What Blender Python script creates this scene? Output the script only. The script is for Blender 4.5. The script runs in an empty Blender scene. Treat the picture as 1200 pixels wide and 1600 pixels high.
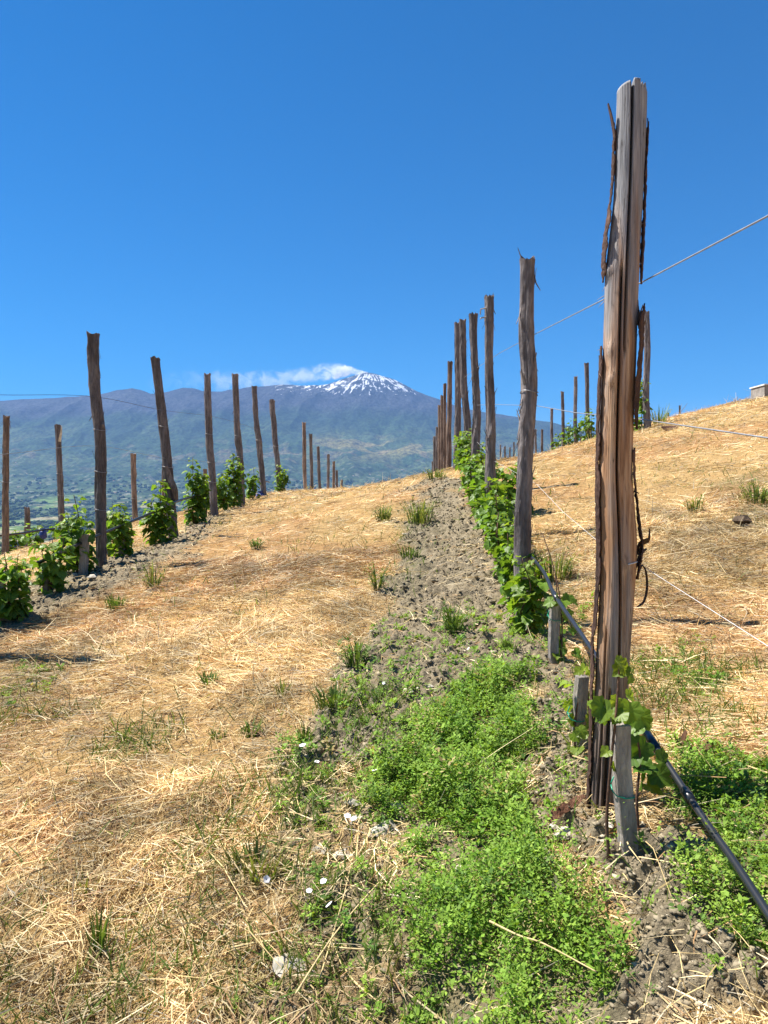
import bpy, math, random
import numpy as np
from mathutils import Vector, Matrix
R = math.radians
scene = bpy.context.scene
C = scene.collection

# ------------------------------------------------------------------ camera, sky, sun
FPX, YH, EYE = 1155.0, 760.0, 1.5          # focal length in photo pixels, horizon row, eye height
cam_d = bpy.data.cameras.new('camera'); cam = bpy.data.objects.new('camera', cam_d); C.objects.link(cam)
cam.location = (0, 0, EYE); cam.rotation_euler = (R(90), 0, 0)
cam_d.sensor_fit = 'VERTICAL'; cam_d.sensor_height = 24.0; cam_d.sensor_width = 18.0
cam_d.lens = FPX / 1600.0 * 24.0; cam_d.shift_y = -40.0 / 1600.0
cam_d.clip_start = 0.05; cam_d.clip_end = 60000
scene.camera = cam

SUN_AZ, SUN_EL = R(-68), R(60)             # azimuth clockwise from straight ahead
world = bpy.data.worlds.new('World'); scene.world = world; world.use_nodes = True
wn = world.node_tree; wn.nodes.clear()
sky = wn.nodes.new('ShaderNodeTexSky'); sky.sky_type = 'NISHITA'; sky.sun_disc = False
sky.sun_elevation = SUN_EL; sky.sun_rotation = SUN_AZ
sky.altitude = 700; sky.air_density = 1.0; sky.dust_density = 0.1; sky.ozone_density = 6.0
bgn = wn.nodes.new('ShaderNodeBackground'); bgn.inputs['Strength'].default_value = 0.058
wo = wn.nodes.new('ShaderNodeOutputWorld')
hsv = wn.nodes.new('ShaderNodeHueSaturation'); hsv.inputs['Saturation'].default_value = 1.72
wn.links.new(sky.outputs[0], hsv.inputs['Color']); wn.links.new(hsv.outputs[0], bgn.inputs[0]); wn.links.new(bgn.outputs[0], wo.inputs[0])
sd = bpy.data.lights.new('sun', 'SUN'); sd.energy = 5.0; sd.angle = R(0.5); sd.color = (1.0, 0.95, 0.87)
sun = bpy.data.objects.new('sun', sd); C.objects.link(sun)
sdir = Vector((math.sin(SUN_AZ)*math.cos(SUN_EL), math.cos(SUN_AZ)*math.cos(SUN_EL), math.sin(SUN_EL)))
sun.rotation_euler = (-sdir).to_track_quat('-Z', 'Y').to_euler(); sun.location = (-30, 10, 40)
vs = scene.view_settings
vs.view_transform = 'Standard'; vs.look = 'None'; vs.exposure = 1.2; vs.gamma = 1.0; vs.use_curve_mapping = False
try:
    scene.cycles.use_denoising = True
    scene.cycles.max_bounces = 6; scene.cycles.volume_bounces = 3
    scene.cycles.diffuse_bounces = 3; scene.cycles.transmission_bounces = 3
except Exception: pass

rng = np.random.default_rng(7); random.seed(7)

# ------------------------------------------------------------------ noise
def _h(ix, iy, s):
    n = (ix.astype(np.int64)*374761393 + iy.astype(np.int64)*668265263 + s*1442695041) & 0xffffffff
    n = ((n ^ (n >> 13))*1274126177) & 0xffffffff
    n = ((n ^ (n >> 16))*2246822519) & 0xffffffff
    return ((n ^ (n >> 15)) & 0xffffff)/float(0xffffff)
def vn(x, y, s=0):
    x = np.asarray(x, float); y = np.asarray(y, float)
    ix = np.floor(x); iy = np.floor(y); fx = x-ix; fy = y-iy
    fx = fx*fx*fx*(fx*(fx*6-15)+10); fy = fy*fy*fy*(fy*(fy*6-15)+10)
    a = _h(ix, iy, s); b = _h(ix+1, iy, s); c = _h(ix, iy+1, s); d = _h(ix+1, iy+1, s)
    return (a*(1-fx)+b*fx)*(1-fy)+(c*(1-fx)+d*fx)*fy
def fbm(x, y, s=0, o=4):
    t = 0; a = 0.5; n = 0
    for k in range(o):
        t = t+a*vn(x*2**k+17.3*k, y*2**k-9.1*k, s+k); n += a; a *= 0.5
    return t/n
def sstep(a, b, x):
    t = np.clip((x-a)/(b-a), 0, 1); return t*t*(3-2*t)

# ------------------------------------------------------------------ the hill
CP = [(0,0,-1.52),(0,1.9,-1.38),(.75,1.6,-1.17),(.70,2.15,-1.10),(.73,2.45,-1.09),(.76,2.85,-1.06),(.94,4.0,-.985),(.92,4.93,-.92),
(1.02,7.4,-.52),(1.19,9.9,-.12),(1.26,12.3,.27),(1.30,14.,.30),(1.36,16.5,.12),(1.5,19.6,-.05),(1.65,22,-.15),(1.8,24.5,-.5),(2,29.4,-1.5),
(-1.5,2.5,-1.38),(-3.07,5.2,-1.2),(-3.05,6.1,-1.06),(-2.95,7.65,-.87),(-2.83,9.76,-.74),(-2.72,12.2,-.5),(-2.6,14.6,-.36),(-2.82,17,-.22),(-2.75,19.4,-.3),
(-2.34,21.8,-.56),(-2.3,24.3,-.75),(-2.25,26.7,-1.0),(-2.2,29.1,-1.25),(-2.1,31.5,-1.5),(-2,36.4,-2.2),
(0,5,-.98),(0,14,.03),(0,20,-.2),(0,26,-.9),
(5.36,15.1,1.15),(5.65,20.6,1.22),(5.9,26,1.2),(3.3,14,.65),(3.5,19,.6),(3.9,26,.35),(4.2,34,-.6),
(7.3,14,1.6),(2.1,4,-.87),(1.15,2.2,-.95),(4.15,8,.13),(3.1,6,-.40),(10,14,2.1),(10,20,2.35),(10,8,1.2),(6,4,-.1),
(-6.6,13,-1.2),(-6.6,15,-1.2),(-6.6,19.5,-1.6),(-6.8,8,-1.8),(-10.5,21.7,-3.1),(-10.5,12,-2.9),(-6.6,25,-2.4),(-15,15,-4.6),(-3.6,2,-1.75),(-8,2,-2.6),
(0,-5,-2.0),(5,-5,-1.3),(-5,-5,-2.6),(0,45,-7),(6.3,32,.6),(8,45,-2),(15,30,2.2),(-8,40,-6),(15,50,-2),(-20,40,-11),(20,15,4.2),(20,0,3),(-20,0,-6),(0,-15,-3)]
CP = np.array(CP, float)
def _tps(r2): return np.where(r2 > 1e-12, 0.5*r2*np.log(np.maximum(r2, 1e-12)), 0)
_n = len(CP)
_K = _tps(((CP[:, None, :2]-CP[None, :, :2])**2).sum(-1)) + np.eye(_n)*0.15
_P = np.c_[np.ones(_n), CP[:, :2]]
_A = np.zeros((_n+3, _n+3)); _A[:_n, :_n] = _K; _A[:_n, _n:] = _P; _A[_n:, :_n] = _P.T
_w = np.linalg.solve(_A, np.r_[CP[:, 2], 0, 0, 0])
def gz(x, y):
    """macro ground height (world z)"""
    x = np.atleast_1d(np.asarray(x, float)); y = np.atleast_1d(np.asarray(y, float))
    out = _w[_n]+_w[_n+1]*x+_w[_n+2]*y
    for i in range(_n):
        out = out+_w[i]*_tps((x-CP[i, 0])**2+(y-CP[i, 1])**2)
    rad = np.hypot(x, y)
    t = sstep(38, 60, rad)
    out = out*(1-t)+np.minimum(out, -6-0.30*(rad-38))*t
    return out+EYE
def gz1(x, y): return float(gz(x, y)[0])
def at(px, py, d): return Vector(((px-600)/FPX*d, d, EYE-(py-YH)/FPX*d))
_ds = np.geomspace(0.8, 45, 1600)
def gp(px, py):
    """where the photo ray through (px,py) meets the hill"""
    x = (px-600)/FPX*_ds; z = EYE-(py-YH)/FPX*_ds
    hit = np.nonzero(z <= gz(x, _ds))[0]
    i = hit[0] if len(hit) else len(_ds)-1
    return float(x[i]), float(_ds[i])
def inpoly(x, y, poly):
    ins = np.zeros(np.shape(x), bool); n = len(poly)
    for i in range(n):
        x1, y1 = poly[i]; x2, y2 = poly[(i+1) % n]
        if y1 == y2: continue
        c = ((y1 > y) != (y2 > y)) & (x < (x2-x1)*(y-y1)/(y2-y1)+x1)
        ins ^= c
    return ins
def pdist(x, y, poly):
    d = np.full(np.shape(x), 1e9); n = len(poly)
    for i in range(n):
        x1, y1 = poly[i]; x2, y2 = poly[(i+1) % n]
        dx, dy = x2-x1, y2-y1; L = dx*dx+dy*dy+1e-12
        t = np.clip(((x-x1)*dx+(y-y1)*dy)/L, 0, 1)
        d = np.minimum(d, np.hypot(x-x1-t*dx, y-y1-t*dy))
    return np.where(inpoly(x, y, poly), d, -d)
W = lambda pts: [gp(*p) for p in pts]
ZONES = {
 'soil': [W([(662,748),(716,748),(790,860),(842,985),(900,1060),(935,1100),(930,1300),(1085,1335),(1100,1460),(1200,1545),(1260,1640),(930,1640),(985,1500),(940,1390),(835,1275),(845,1090),(760,1075),(700,1105),(610,1190),(480,1190),(520,1090),(585,990),(622,890),(648,800)]),
          W([(-140,1010),(0,925),(60,912),(140,888),(240,862),(325,805),(345,812),(262,893),(170,930),(70,965),(0,1005),(-60,1060)])],
 'mix': [W([(430,1170),(640,1150),(620,1330),(690,1400),(650,1640),(330,1640),(470,1450),(430,1300)])],
 'green': [W([(700,1095),(762,1066),(828,1076),(836,1150),(822,1272),(848,1335),(900,1410),(958,1512),(965,1660),(620,1660),(665,1500),(640,1390),(650,1310),(588,1262),(586,1205),(660,1172)]),
           W([(1035,1262),(1050,1185),(1130,1175),(1200,1190),(1330,1200),(1400,1600),(1290,1640),(1200,1535),(1105,1490),(1072,1400),(1125,1345),(1090,1300)])],
 'sparse': [W([(470,1370),(560,1350),(640,1400),(640,1500),(560,1520),(480,1460)]), W([(985,1015),(1060,1000),(1140,1060),(1120,1100),(1010,1080)]),
            W([(845,925),(900,905),(930,960),(900,1000),(860,975)]), W([(560,1600),(700,1560),(720,1650),(540,1650)]), W([(0,1060),(80,1040),(90,1090),(0,1110)]),
            W([(620,800),(668,790),(660,900),(640,960),(610,900)]), W([(480,1190),(560,1230),(540,1300),(470,1290)]), W([(1130,750),(1200,740),(1230,830),(1150,830)]),
            W([(560,1090),(640,1100),(620,1160),(540,1150)])],
}
def zone(name, x, y, soft=0.10, warp=0.10):
    x = np.asarray(x, float); y = np.asarray(y, float); m = np.zeros(x.shape)
    sc = np.clip(y/5.0, .5, 3)
    dx = (fbm(x*3.1, y*3.1, 51, 3)-.5)*2*warp*sc*2; dy = (fbm(x*3.1+40, y*3.1, 61, 3)-.5)*2*warp*sc*2
    for p in ZONES[name]:
        m = np.maximum(m, sstep(-1, 1, pdist(x+dx, y+dy, p)/(soft*sc)))
    return m
def micro(x, y, zs=None):
    """fine relief of the ground: clods on the bare soil, hummocks under the straw"""
    s, mx, g = zs if zs is not None else (zone('soil', x, y), zone('mix', x, y), zone('green', x, y))
    near = np.clip(1.6-np.hypot(x, y)/14, .25, 1)
    clod = np.abs(fbm(x*9, y*9, 3, 3)-.5)*2
    clod = (1-clod)**2*.03+fbm(x*30, y*30, 5, 3)*.035+np.maximum(0, vn(x*15, y*15, 9)-.58)*.05+np.maximum(0, vn(x*34, y*34, 19)-.6)*.05
    hum = fbm(x*2.2, y*2.2, 12, 3)*.06+fbm(x*9, y*9, 14, 2)*.022
    t = np.clip(s+.6*mx, 0, 1)
    return (hum*(1-t)+clod*t*1.4-.040)*near + .03*s*near
def gm(x, y):
    x = np.atleast_1d(np.asarray(x, float)); y = np.atleast_1d(np.asarray(y, float))
    return gz(x, y)+micro(x, y)
def gm1(x, y): return float(gm(x, y)[0])

# ------------------------------------------------------------------ mesh helpers
class MB:
    def __init__(s): s.v = []; s.f = []; s.n = 0; s.c = []
    def add(s, v, f, col=None):
        v = np.asarray(v, float); s.v.append(v)
        for q in f: s.f.append([i+s.n for i in q])
        if col is not None: s.c.append(np.tile(np.asarray(col, float), (len(v), 1)) if np.ndim(col) == 1 else np.asarray(col))
        s.n += len(v)
    def box(s, c, sx, sy, sz, rz=0):
        p = np.array([(a, b, d) for a in (-.5, .5) for b in (-.5, .5) for d in (-.5, .5)])*[sx, sy, sz]
        ca, sa = math.cos(rz), math.sin(rz)
        p = np.c_[p[:, 0]*ca-p[:, 1]*sa, p[:, 0]*sa+p[:, 1]*ca, p[:, 2]]+np.array(c)
        s.add(p, [(0,1,3,2),(4,6,7,5),(0,4,5,1),(2,3,7,6),(0,2,6,4),(1,5,7,3)])
    def tube(s, pts, rad, sides=6, cap=True):
        pts = [Vector(p) for p in pts]; n = len(pts)
        rad = [rad]*n if np.isscalar(rad) else rad
        v = []; prev = None
        for i in range(n):
            t = (pts[min(i+1, n-1)]-pts[max(i-1, 0)]).normalized()
            a = prev if prev is not None else (Vector((1, 0, 0)) if abs(t.x) < .8 else Vector((0, 1, 0)))
            a = (a-t*a.dot(t)).normalized(); b = t.cross(a); prev = a
            for k in range(sides):
                q = 2*math.pi*k/sides
                v.append(pts[i]+(a*math.cos(q)+b*math.sin(q))*rad[i])
        f = []
        for i in range(n-1):
            for k in range(sides):
                k2 = (k+1) % sides
                f.append((i*sides+k, i*sides+k2, (i+1)*sides+k2, (i+1)*sides+k))
        if cap: f.append(tuple(range(sides))[::-1]); f.append(tuple((n-1)*sides+k for k in range(sides)))
        s.add([tuple(p) for p in v], f)
    def ribbon(s, pts, wid, wdir, thick=.002):
        pts = [Vector(p) for p in pts]; n = len(pts); v = []
        for i in range(n):
            t = (pts[min(i+1, n-1)]-pts[max(i-1, 0)]).normalized()
            w = Vector(wdir); w = (w-t*w.dot(t)).normalized(); nn = t.cross(w)
            h = w*wid[i]*.5
            for o in (-1, 1):
                v += [pts[i]-h+nn*o*thick*.5, pts[i]+h+nn*o*thick*.5]
        f = []
        for i in range(n-1):
            a, b = i*4, i*4+4
            f += [(a, a+1, b+1, b), (a+2, b+2, b+3, a+3), (a, b, b+2, a+2), (a+1, a+3, b+3, b+1)]
        f += [(0, 2, 3, 1), (4*n-4, 4*n-3, 4*n-1, 4*n-2)]
        s.add([tuple(p) for p in v], f)
    def build(s, name, mat, parent=None, smooth=False):
        me = bpy.data.meshes.new(name)
        v = np.concatenate(s.v) if s.v else np.zeros((0, 3))
        me.from_pydata(v.tolist(), [], s.f)
        if s.c:
            ca = me.color_attributes.new('col', 'FLOAT_COLOR', 'POINT')
            cc = np.concatenate(s.c); ca.data.foreach_set('color', np.c_[cc, np.ones(len(cc))].astype(np.float32).ravel())
        return link(name, me, mat, parent, smooth)
def link(name, me, mat, parent=None, smooth=False):
    me.materials.append(mat)
    if smooth: me.polygons.foreach_set('use_smooth', np.ones(len(me.polygons), bool))
    me.update()
    o = bpy.data.objects.new(name, me); C.objects.link(o)
    if parent is not None:
        o.parent = parent; o.matrix_parent_inverse = Matrix.Translation(parent.location).inverted()
    return o
def fastmesh(name, verts, nper, faces_tpl, mat, cols=None, smooth=False):
    """N copies of a small face template with individual vertices: verts (N, nper, 3)"""
    N = verts.shape[0]; me = bpy.data.meshes.new(name)
    me.vertices.add(N*nper); me.vertices.foreach_set('co', verts.astype(np.float32).ravel())
    loops = np.concatenate([np.array(f) for f in faces_tpl]); lens = np.array([len(f) for f in faces_tpl])
    L = (loops[None, :]+(np.arange(N)*nper)[:, None]).ravel()
    me.loops.add(len(L)); me.loops.foreach_set('vertex_index', L.astype(np.int32))
    tot = np.tile(lens, N); st = np.r_[0, np.cumsum(tot)[:-1]]
    me.polygons.add(len(tot)); me.polygons.foreach_set('loop_start', st.astype(np.int32)); me.polygons.foreach_set('loop_total', tot.astype(np.int32))
    me.update(calc_edges=True); me.validate()
    if cols is not None:
        ca = me.color_attributes.new('col', 'FLOAT_COLOR', 'POINT')
        cc = np.repeat(cols[:, None, :], nper, 1) if cols.ndim == 2 else cols
        cc = np.concatenate([cc, np.ones(cc.shape[:2]+(1,))], -1)
        ca.data.foreach_set('color', cc.astype(np.float32).ravel())
    return link(name, me, mat, None, smooth)
def gridmesh(name, P, mat, cols=None, wrap=False, smooth=True):
    n, m = P.shape[:2]; me = bpy.data.meshes.new(name)
    me.vertices.add(n*m); me.vertices.foreach_set('co', P.astype(np.float32).ravel())
    i = np.arange(n-1)[:, None]; j = np.arange(m if wrap else m-1)[None, :]; j2 = (j+1) % m
    q = np.stack([i*m+j, i*m+j2, (i+1)*m+j2, (i+1)*m+j], -1).reshape(-1, 4)
    me.loops.add(q.size); me.loops.foreach_set('vertex_index', q.astype(np.int32).ravel())
    me.polygons.add(len(q)); me.polygons.foreach_set('loop_start', (np.arange(len(q))*4).astype(np.int32)); me.polygons.foreach_set('loop_total', np.full(len(q), 4, np.int32))
    me.update(calc_edges=True)
    if cols is not None:
        for nm, cc in cols.items():
            ca = me.color_attributes.new(nm, 'FLOAT_COLOR', 'POINT')
            ca.data.foreach_set('color', np.concatenate([cc, np.ones(cc.shape[:2]+(1,))], -1).astype(np.float32).ravel())
    return link(name, me, mat, None, smooth)
def tag(o, label=None, cat=None, group=None, kind=None):
    if label: o['label'] = label
    if cat: o['category'] = cat
    if group: o['group'] = group
    if kind: o['kind'] = kind
    return o
def empty(name, loc, label, cat, group=None):
    o = bpy.data.objects.new(name, None); C.objects.link(o); o.location = loc; o.empty_display_size = .1
    return tag(o, label, cat, group)

# ------------------------------------------------------------------ materials
def mat(name):
    m = bpy.data.materials.new(name); m.use_nodes = True; nt = m.node_tree; nt.nodes.clear()
    out = nt.nodes.new('ShaderNodeOutputMaterial')
    return m, nt, out
def N(nt, t, **kw):
    n = nt.nodes.new(t)
    for k, v in kw.items():
        if k.startswith('i_'): n.inputs[int(k[2:]) if k[2:].isdigit() else k[2:].replace('_', ' ')].default_value = v
        else: setattr(n, k, v)
    return n
def ramp(nt, stops, src):
    r = N(nt, 'ShaderNodeValToRGB'); e = r.color_ramp.elements
    while len(e) < len(stops): e.new(.5)
    for k, (p, c) in enumerate(stops): e[k].position = p; e[k].color = (*c, 1)
    nt.links.new(src, r.inputs[0]); return r.outputs[0]
def noise(nt, vec, scale, detail=4, rough=.55, dist=0):
    n = N(nt, 'ShaderNodeTexNoise'); n.inputs['Scale'].default_value = scale; n.inputs['Detail'].default_value = detail
    n.inputs['Roughness'].default_value = rough; n.inputs['Distortion'].default_value = dist
    nt.links.new(vec, n.inputs['Vector']); return n.outputs['Fac']
def mix(nt, fac, a, b, mode='MIX'):
    n = N(nt, 'ShaderNodeMix', data_type='RGBA', blend_type=mode)
    for s, v in ((0, fac), (6, a), (7, b)):
        if isinstance(v, (int, float)): n.inputs[s].default_value = v
        elif isinstance(v, tuple): n.inputs[s].default_value = (*v, 1)
        else: nt.links.new(v, n.inputs[s])
    return n.outputs[2]
def mapping(nt, scale, coord='Object'):
    t = N(nt, 'ShaderNodeTexCoord'); m = N(nt, 'ShaderNodeMapping'); m.inputs['Scale'].default_value = scale
    nt.links.new(t.outputs[coord], m.inputs[0]); return m.outputs[0]
def bump(nt, h, strength, dist):
    b = N(nt, 'ShaderNodeBump'); b.inputs['Strength'].default_value = strength; b.inputs['Distance'].default_value = dist
    nt.links.new(h, b.inputs['Height']); return b.outputs[0]
def principled(nt, out, col, rough=.8, nrm=None, spec=.3, metal=0):
    p = N(nt, 'ShaderNodeBsdfPrincipled'); p.inputs['Roughness'].default_value = rough
    p.inputs['Specular IOR Level'].default_value = spec; p.inputs['Metallic'].default_value = metal
    if isinstance(col, tuple): p.inputs['Base Color'].default_value = (*col, 1)
    else: nt.links.new(col, p.inputs['Base Color'])
    if nrm is not None: nt.links.new(nrm, p.inputs['Normal'])
    nt.links.new(p.outputs[0], out.inputs[0]); return p
def leafy(name, trans=.45, rough=.5, spec=.35, tint=(1.25, 1.15, .5)):
    """thin leaf or straw: reflected colour from the 'col' attribute plus light coming through"""
    m, nt, out = mat(name)
    a = N(nt, 'ShaderNodeAttribute', attribute_name='col')
    p = N(nt, 'ShaderNodeBsdfPrincipled'); p.inputs['Roughness'].default_value = rough; p.inputs['Specular IOR Level'].default_value = spec
    nt.links.new(a.outputs[0], p.inputs['Base Color'])
    t = N(nt, 'ShaderNodeBsdfTranslucent'); nt.links.new(mix(nt, 1.0, a.outputs[0], tint, 'MULTIPLY'), t.inputs[0])
    ms = N(nt, 'ShaderNodeMixShader'); ms.inputs[0].default_value = trans
    nt.links.new(p.outputs[0], ms.inputs[1]); nt.links.new(t.outputs[0], ms.inputs[2]); nt.links.new(ms.outputs[0], out.inputs[0])
    return m
M_leaf = leafy('vine_leaf', .5, .45, .35)
M_weed = leafy('weed_leaf', .38, .6, .2)
M_straw = leafy('straw', .22, .55, .35, (1.1, .95, .7))
def m_ground():
    m, nt, out = mat('hill_ground')
    a = N(nt, 'ShaderNodeAttribute', attribute_name='col'); v = mapping(nt, (1, 1, 1))
    n1 = noise(nt, v, 60, 5, .65); n2 = noise(nt, v, 9, 4, .6)
    f = ramp(nt, [(.25, (.55, .55, .55)), (.75, (1.35, 1.35, 1.35))], n1)
    g = ramp(nt, [(.3, (.8, .78, .75)), (.7, (1.15, 1.15, 1.15))], n2)
    c = mix(nt, 1.0, mix(nt, 1.0, a.outputs[0], f, 'MULTIPLY'), g, 'MULTIPLY')
    principled(nt, out, c, .95, bump(nt, noise(nt, v, 45, 6, .7), 1.0, .018), .1); return m
M_ground = m_ground()
def m_bark(name, c0, c1, c2, sc=1.0, zs=3.0):
    m, nt, out = mat(name); oi = N(nt, 'ShaderNodeObjectInfo')
    v = mapping(nt, (26*sc, 26*sc, zs*sc)); v2 = mapping(nt, (60*sc, 60*sc, 16*sc)); v3 = mapping(nt, (6, 6, 2.4))
    n1 = noise(nt, v, 1, 6, .65, .4); n2 = noise(nt, v2, 1, 5, .6); n3 = noise(nt, v3, 1, 3)
    c = ramp(nt, [(.28, c0), (.5, c1), (.72, c2)], n1)
    d = ramp(nt, [(.3, (.6, .58, .58)), (.7, (1.3, 1.25, 1.2))], n3)
    e = ramp(nt, [(.3, (.7, .7, .7)), (.7, (1.25, 1.25, 1.25))], n2)
    c = mix(nt, 1.0, mix(nt, 1.0, c, d, 'MULTIPLY'), e, 'MULTIPLY')
    rr = N(nt, 'ShaderNodeMapRange'); rr.inputs[3].default_value = .8; rr.inputs[4].default_value = 1.2
    nt.links.new(oi.outputs['Random'], rr.inputs[0])
    cm = N(nt, 'ShaderNodeCombineColor')
    for k in range(3): nt.links.new(rr.outputs[0], cm.inputs[k])
    c = mix(nt, 1.0, c, cm.outputs[0], 'MULTIPLY')
    h = N(nt, 'ShaderNodeMath', operation='ADD'); nt.links.new(n1, h.inputs[0]); nt.links.new(n2, h.inputs[1])
    principled(nt, out, c, .85, bump(nt, h.outputs[0], .9, .012), .2); return m
M_bark = m_bark('dark_bark', (.078, .068, .068), (.168, .150, .149), (.285, .258, .25))
M_barktan = m_bark('tan_bark', (.10, .075, .062), (.24, .18, .145), (.38, .30, .24))
M_shred = m_bark('bark_shreds', (.035, .021, .017), (.085, .050, .038), (.16, .095, .068), 1, 2)
M_stake = m_bark('weathered_stake', (.19, .17, .145), (.29, .265, .235), (.37, .345, .31), 1.3, 3)
M_vinewood = m_bark('vine_wood', (.06, .035, .025), (.13, .075, .05), (.2, .13, .09), 1.5, 8)
def m_bigpost():
    m, nt, out = mat('split_grey_wood')
    tc = N(nt, 'ShaderNodeTexCoord'); sp = N(nt, 'ShaderNodeSeparateXYZ'); nt.links.new(tc.outputs['Object'], sp.inputs[0])
    v = mapping(nt, (48, 48, 2.6)); v2 = mapping(nt, (150, 150, 5)); v3 = mapping(nt, (13, 13, 1.3)); v4 = mapping(nt, (30, 30, 9))
    n1 = noise(nt, v, 1, 6, .65, .9); n2 = noise(nt, v2, 1, 4, .6); n3 = noise(nt, v3, 1, 4, .6, .5); n4 = noise(nt, v4, 1, 4)
    grey = ramp(nt, [(.3, (.17, .175, .19)), (.55, (.285, .29, .305)), (.75, (.39, .39, .395))], n1)
    tan = ramp(nt, [(.25, (.22, .105, .05)), (.5, (.47, .275, .15)), (.75, (.64, .46, .30))], n1)
    dark = ramp(nt, [(.3, (.06, .045, .04)), (.55, (.16, .12, .10)), (.75, (.27, .21, .17))], n1)
    # height above the foot (object z=0): dark foot, tan middle, grey head
    zn = N(nt, 'ShaderNodeMath', operation='MULTIPLY_ADD'); nt.links.new(n3, zn.inputs[0]); zn.inputs[1].default_value = 1.5; nt.links.new(sp.outputs[2], zn.inputs[2])
    up = N(nt, 'ShaderNodeMapRange', interpolation_type='SMOOTHSTEP'); nt.links.new(zn.outputs[0], up.inputs[0]); up.inputs[1].default_value = 2.15; up.inputs[2].default_value = 2.95
    lo = N(nt, 'ShaderNodeMapRange', interpolation_type='SMOOTHSTEP'); nt.links.new(zn.outputs[0], lo.inputs[0]); lo.inputs[1].default_value = .85; lo.inputs[2].default_value = 1.45
    patch = ramp(nt, [(.46, (0, 0, 0)), (.62, (.75, .75, .75))], n3)
    mid = mix(nt, patch, tan, grey)
    c = mix(nt, up.outputs[0], mid, grey); c = mix(nt, lo.outputs[0], dark, c)
    f = ramp(nt, [(.3, (.72, .7, .68)), (.7, (1.2, 1.2, 1.2))], n2)
    k = ramp(nt, [(.24, (.3, .26, .24)), (.36, (1, 1, 1))], n4)
    c = mix(nt, 1.0, mix(nt, 1.0, c, f, 'MULTIPLY'), k, 'MULTIPLY')
    ck = noise(nt, mapping(nt, (75, 75, 1.1)), 1, 3, .5, .6); c = mix(nt, 1.0, c, ramp(nt, [(.485, (1, 1, 1)), (.5, (.32, .28, .26)), (.515, (1, 1, 1))], ck), 'MULTIPLY')
    h = N(nt, 'ShaderNodeMath', operation='ADD'); nt.links.new(n1, h.inputs[0]); nt.links.new(n2, h.inputs[1])
    principled(nt, out, c, .75, bump(nt, h.outputs[0], .6, .006), .25); return m
M_big = m_bigpost()
def m_plain(name, col, rough=.5, spec=.4, metal=0, sc=20, var=.25):
    m, nt, out = mat(name); v = mapping(nt, (1, 1, 1)); n = noise(nt, v, sc, 5, .6)
    c = ramp(nt, [(.3, tuple(x*(1-var) for x in col)), (.7, tuple(min(1, x*(1+var)) for x in col))], n)
    principled(nt, out, c, rough, bump(nt, n, .25, .004), spec, metal); return m
M_pipe = m_plain('black_pipe', (.014, .015, .017), .36, .65, 0, 3, .1)
M_wire = m_plain('galvanised_wire', (.30, .30, .31), .55, .4, .5)
M_twine = m_plain('pale_twine', (.62, .6, .58), .6, .3)
M_green = m_plain('green_tie', (.01, .26, .15), .4, .5)
M_blue = m_plain('blue_plastic', (.02, .045, .22), .5, .4)
M_concrete = m_plain('concrete', (.30, .27, .235), .9, .2, 0, 6, .35)
M_cap = m_plain('whitewashed_cap', (.72, .7, .66), .8, .2, 0, 10, .1)
M_stone = m_plain('grey_stone', (.36, .33, .27), .9, .2, 0, 14, .35)
M_palestone = m_plain('pale_stone', (.56, .50, .40), .9, .2, 0, 14, .3)
M_petal = m_plain('white_petal', (.78, .76, .76), .6, .2, 0, 40, .08)
M_dry = m_plain('dry_stalk', (.55, .42, .2), .6, .3, 0, 40, .3)
M_deadleaf = m_plain('dead_leaf', (.12, .06, .035), .7, .2, 0, 40, .4)
M_wall = m_plain('house_wall', (.7, .66, .58), .9, .2, 0, .2, .1)
M_roof = m_plain('house_roof', (.4, .2, .12), .9, .2, 0, .2, .2)

# ------------------------------------------------------------------ ground sheet
def build_ground():
    a = np.r_[np.linspace(-180, -62, 70)[:-1], np.linspace(-62, 62, 860), np.linspace(62, 180, 70)[1:-1]]
    a = np.radians(a); r = np.r_[.02, np.geomspace(.3, 1, 40)[:-1], np.geomspace(1, 8, 720)[:-1], np.geomspace(8, 75, 260)]
    A, Rr = np.meshgrid(a, r); X = np.sin(A)*Rr; Y = np.cos(A)*Rr
    s = zone('soil', X, Y); mx = zone('mix', X, Y); g = zone('green', X, Y); sp = zone('sparse', X, Y)
    Z = gz(X.ravel(), Y.ravel()).reshape(X.shape)+micro(X, Y, (s, mx, g))
    patch = fbm(X*.9, Y*.9, 31, 4)[..., None]; red = sstep(.5, .68, fbm(X*.55+5, Y*.55, 35, 3))[..., None]
    straw = np.array([.40, .265, .115])*(.75+.5*patch); straw = straw*(1-.45*red)+np.array([.33, .175, .075])*.45*red
    soil = np.array([.245, .202, .134])*(.75+.5*fbm(X*5, Y*5, 37, 3)[..., None])
    green = np.array([.055, .075, .024])*np.ones_like(straw)
    t = np.clip(s+.55*mx+.25*sp+.9*g, 0, 1)[..., None]; gg = np.clip(g*.3+sp*.2, 0, 1)[..., None]
    col = straw*(1-t)+soil*t; col = col*(1-gg)+green*gg
    o = gridmesh('ground', np.stack([X, Y, Z], -1), M_ground, {'col': col}, wrap=True)
    tag(o, kind='structure')
build_ground()

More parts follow.
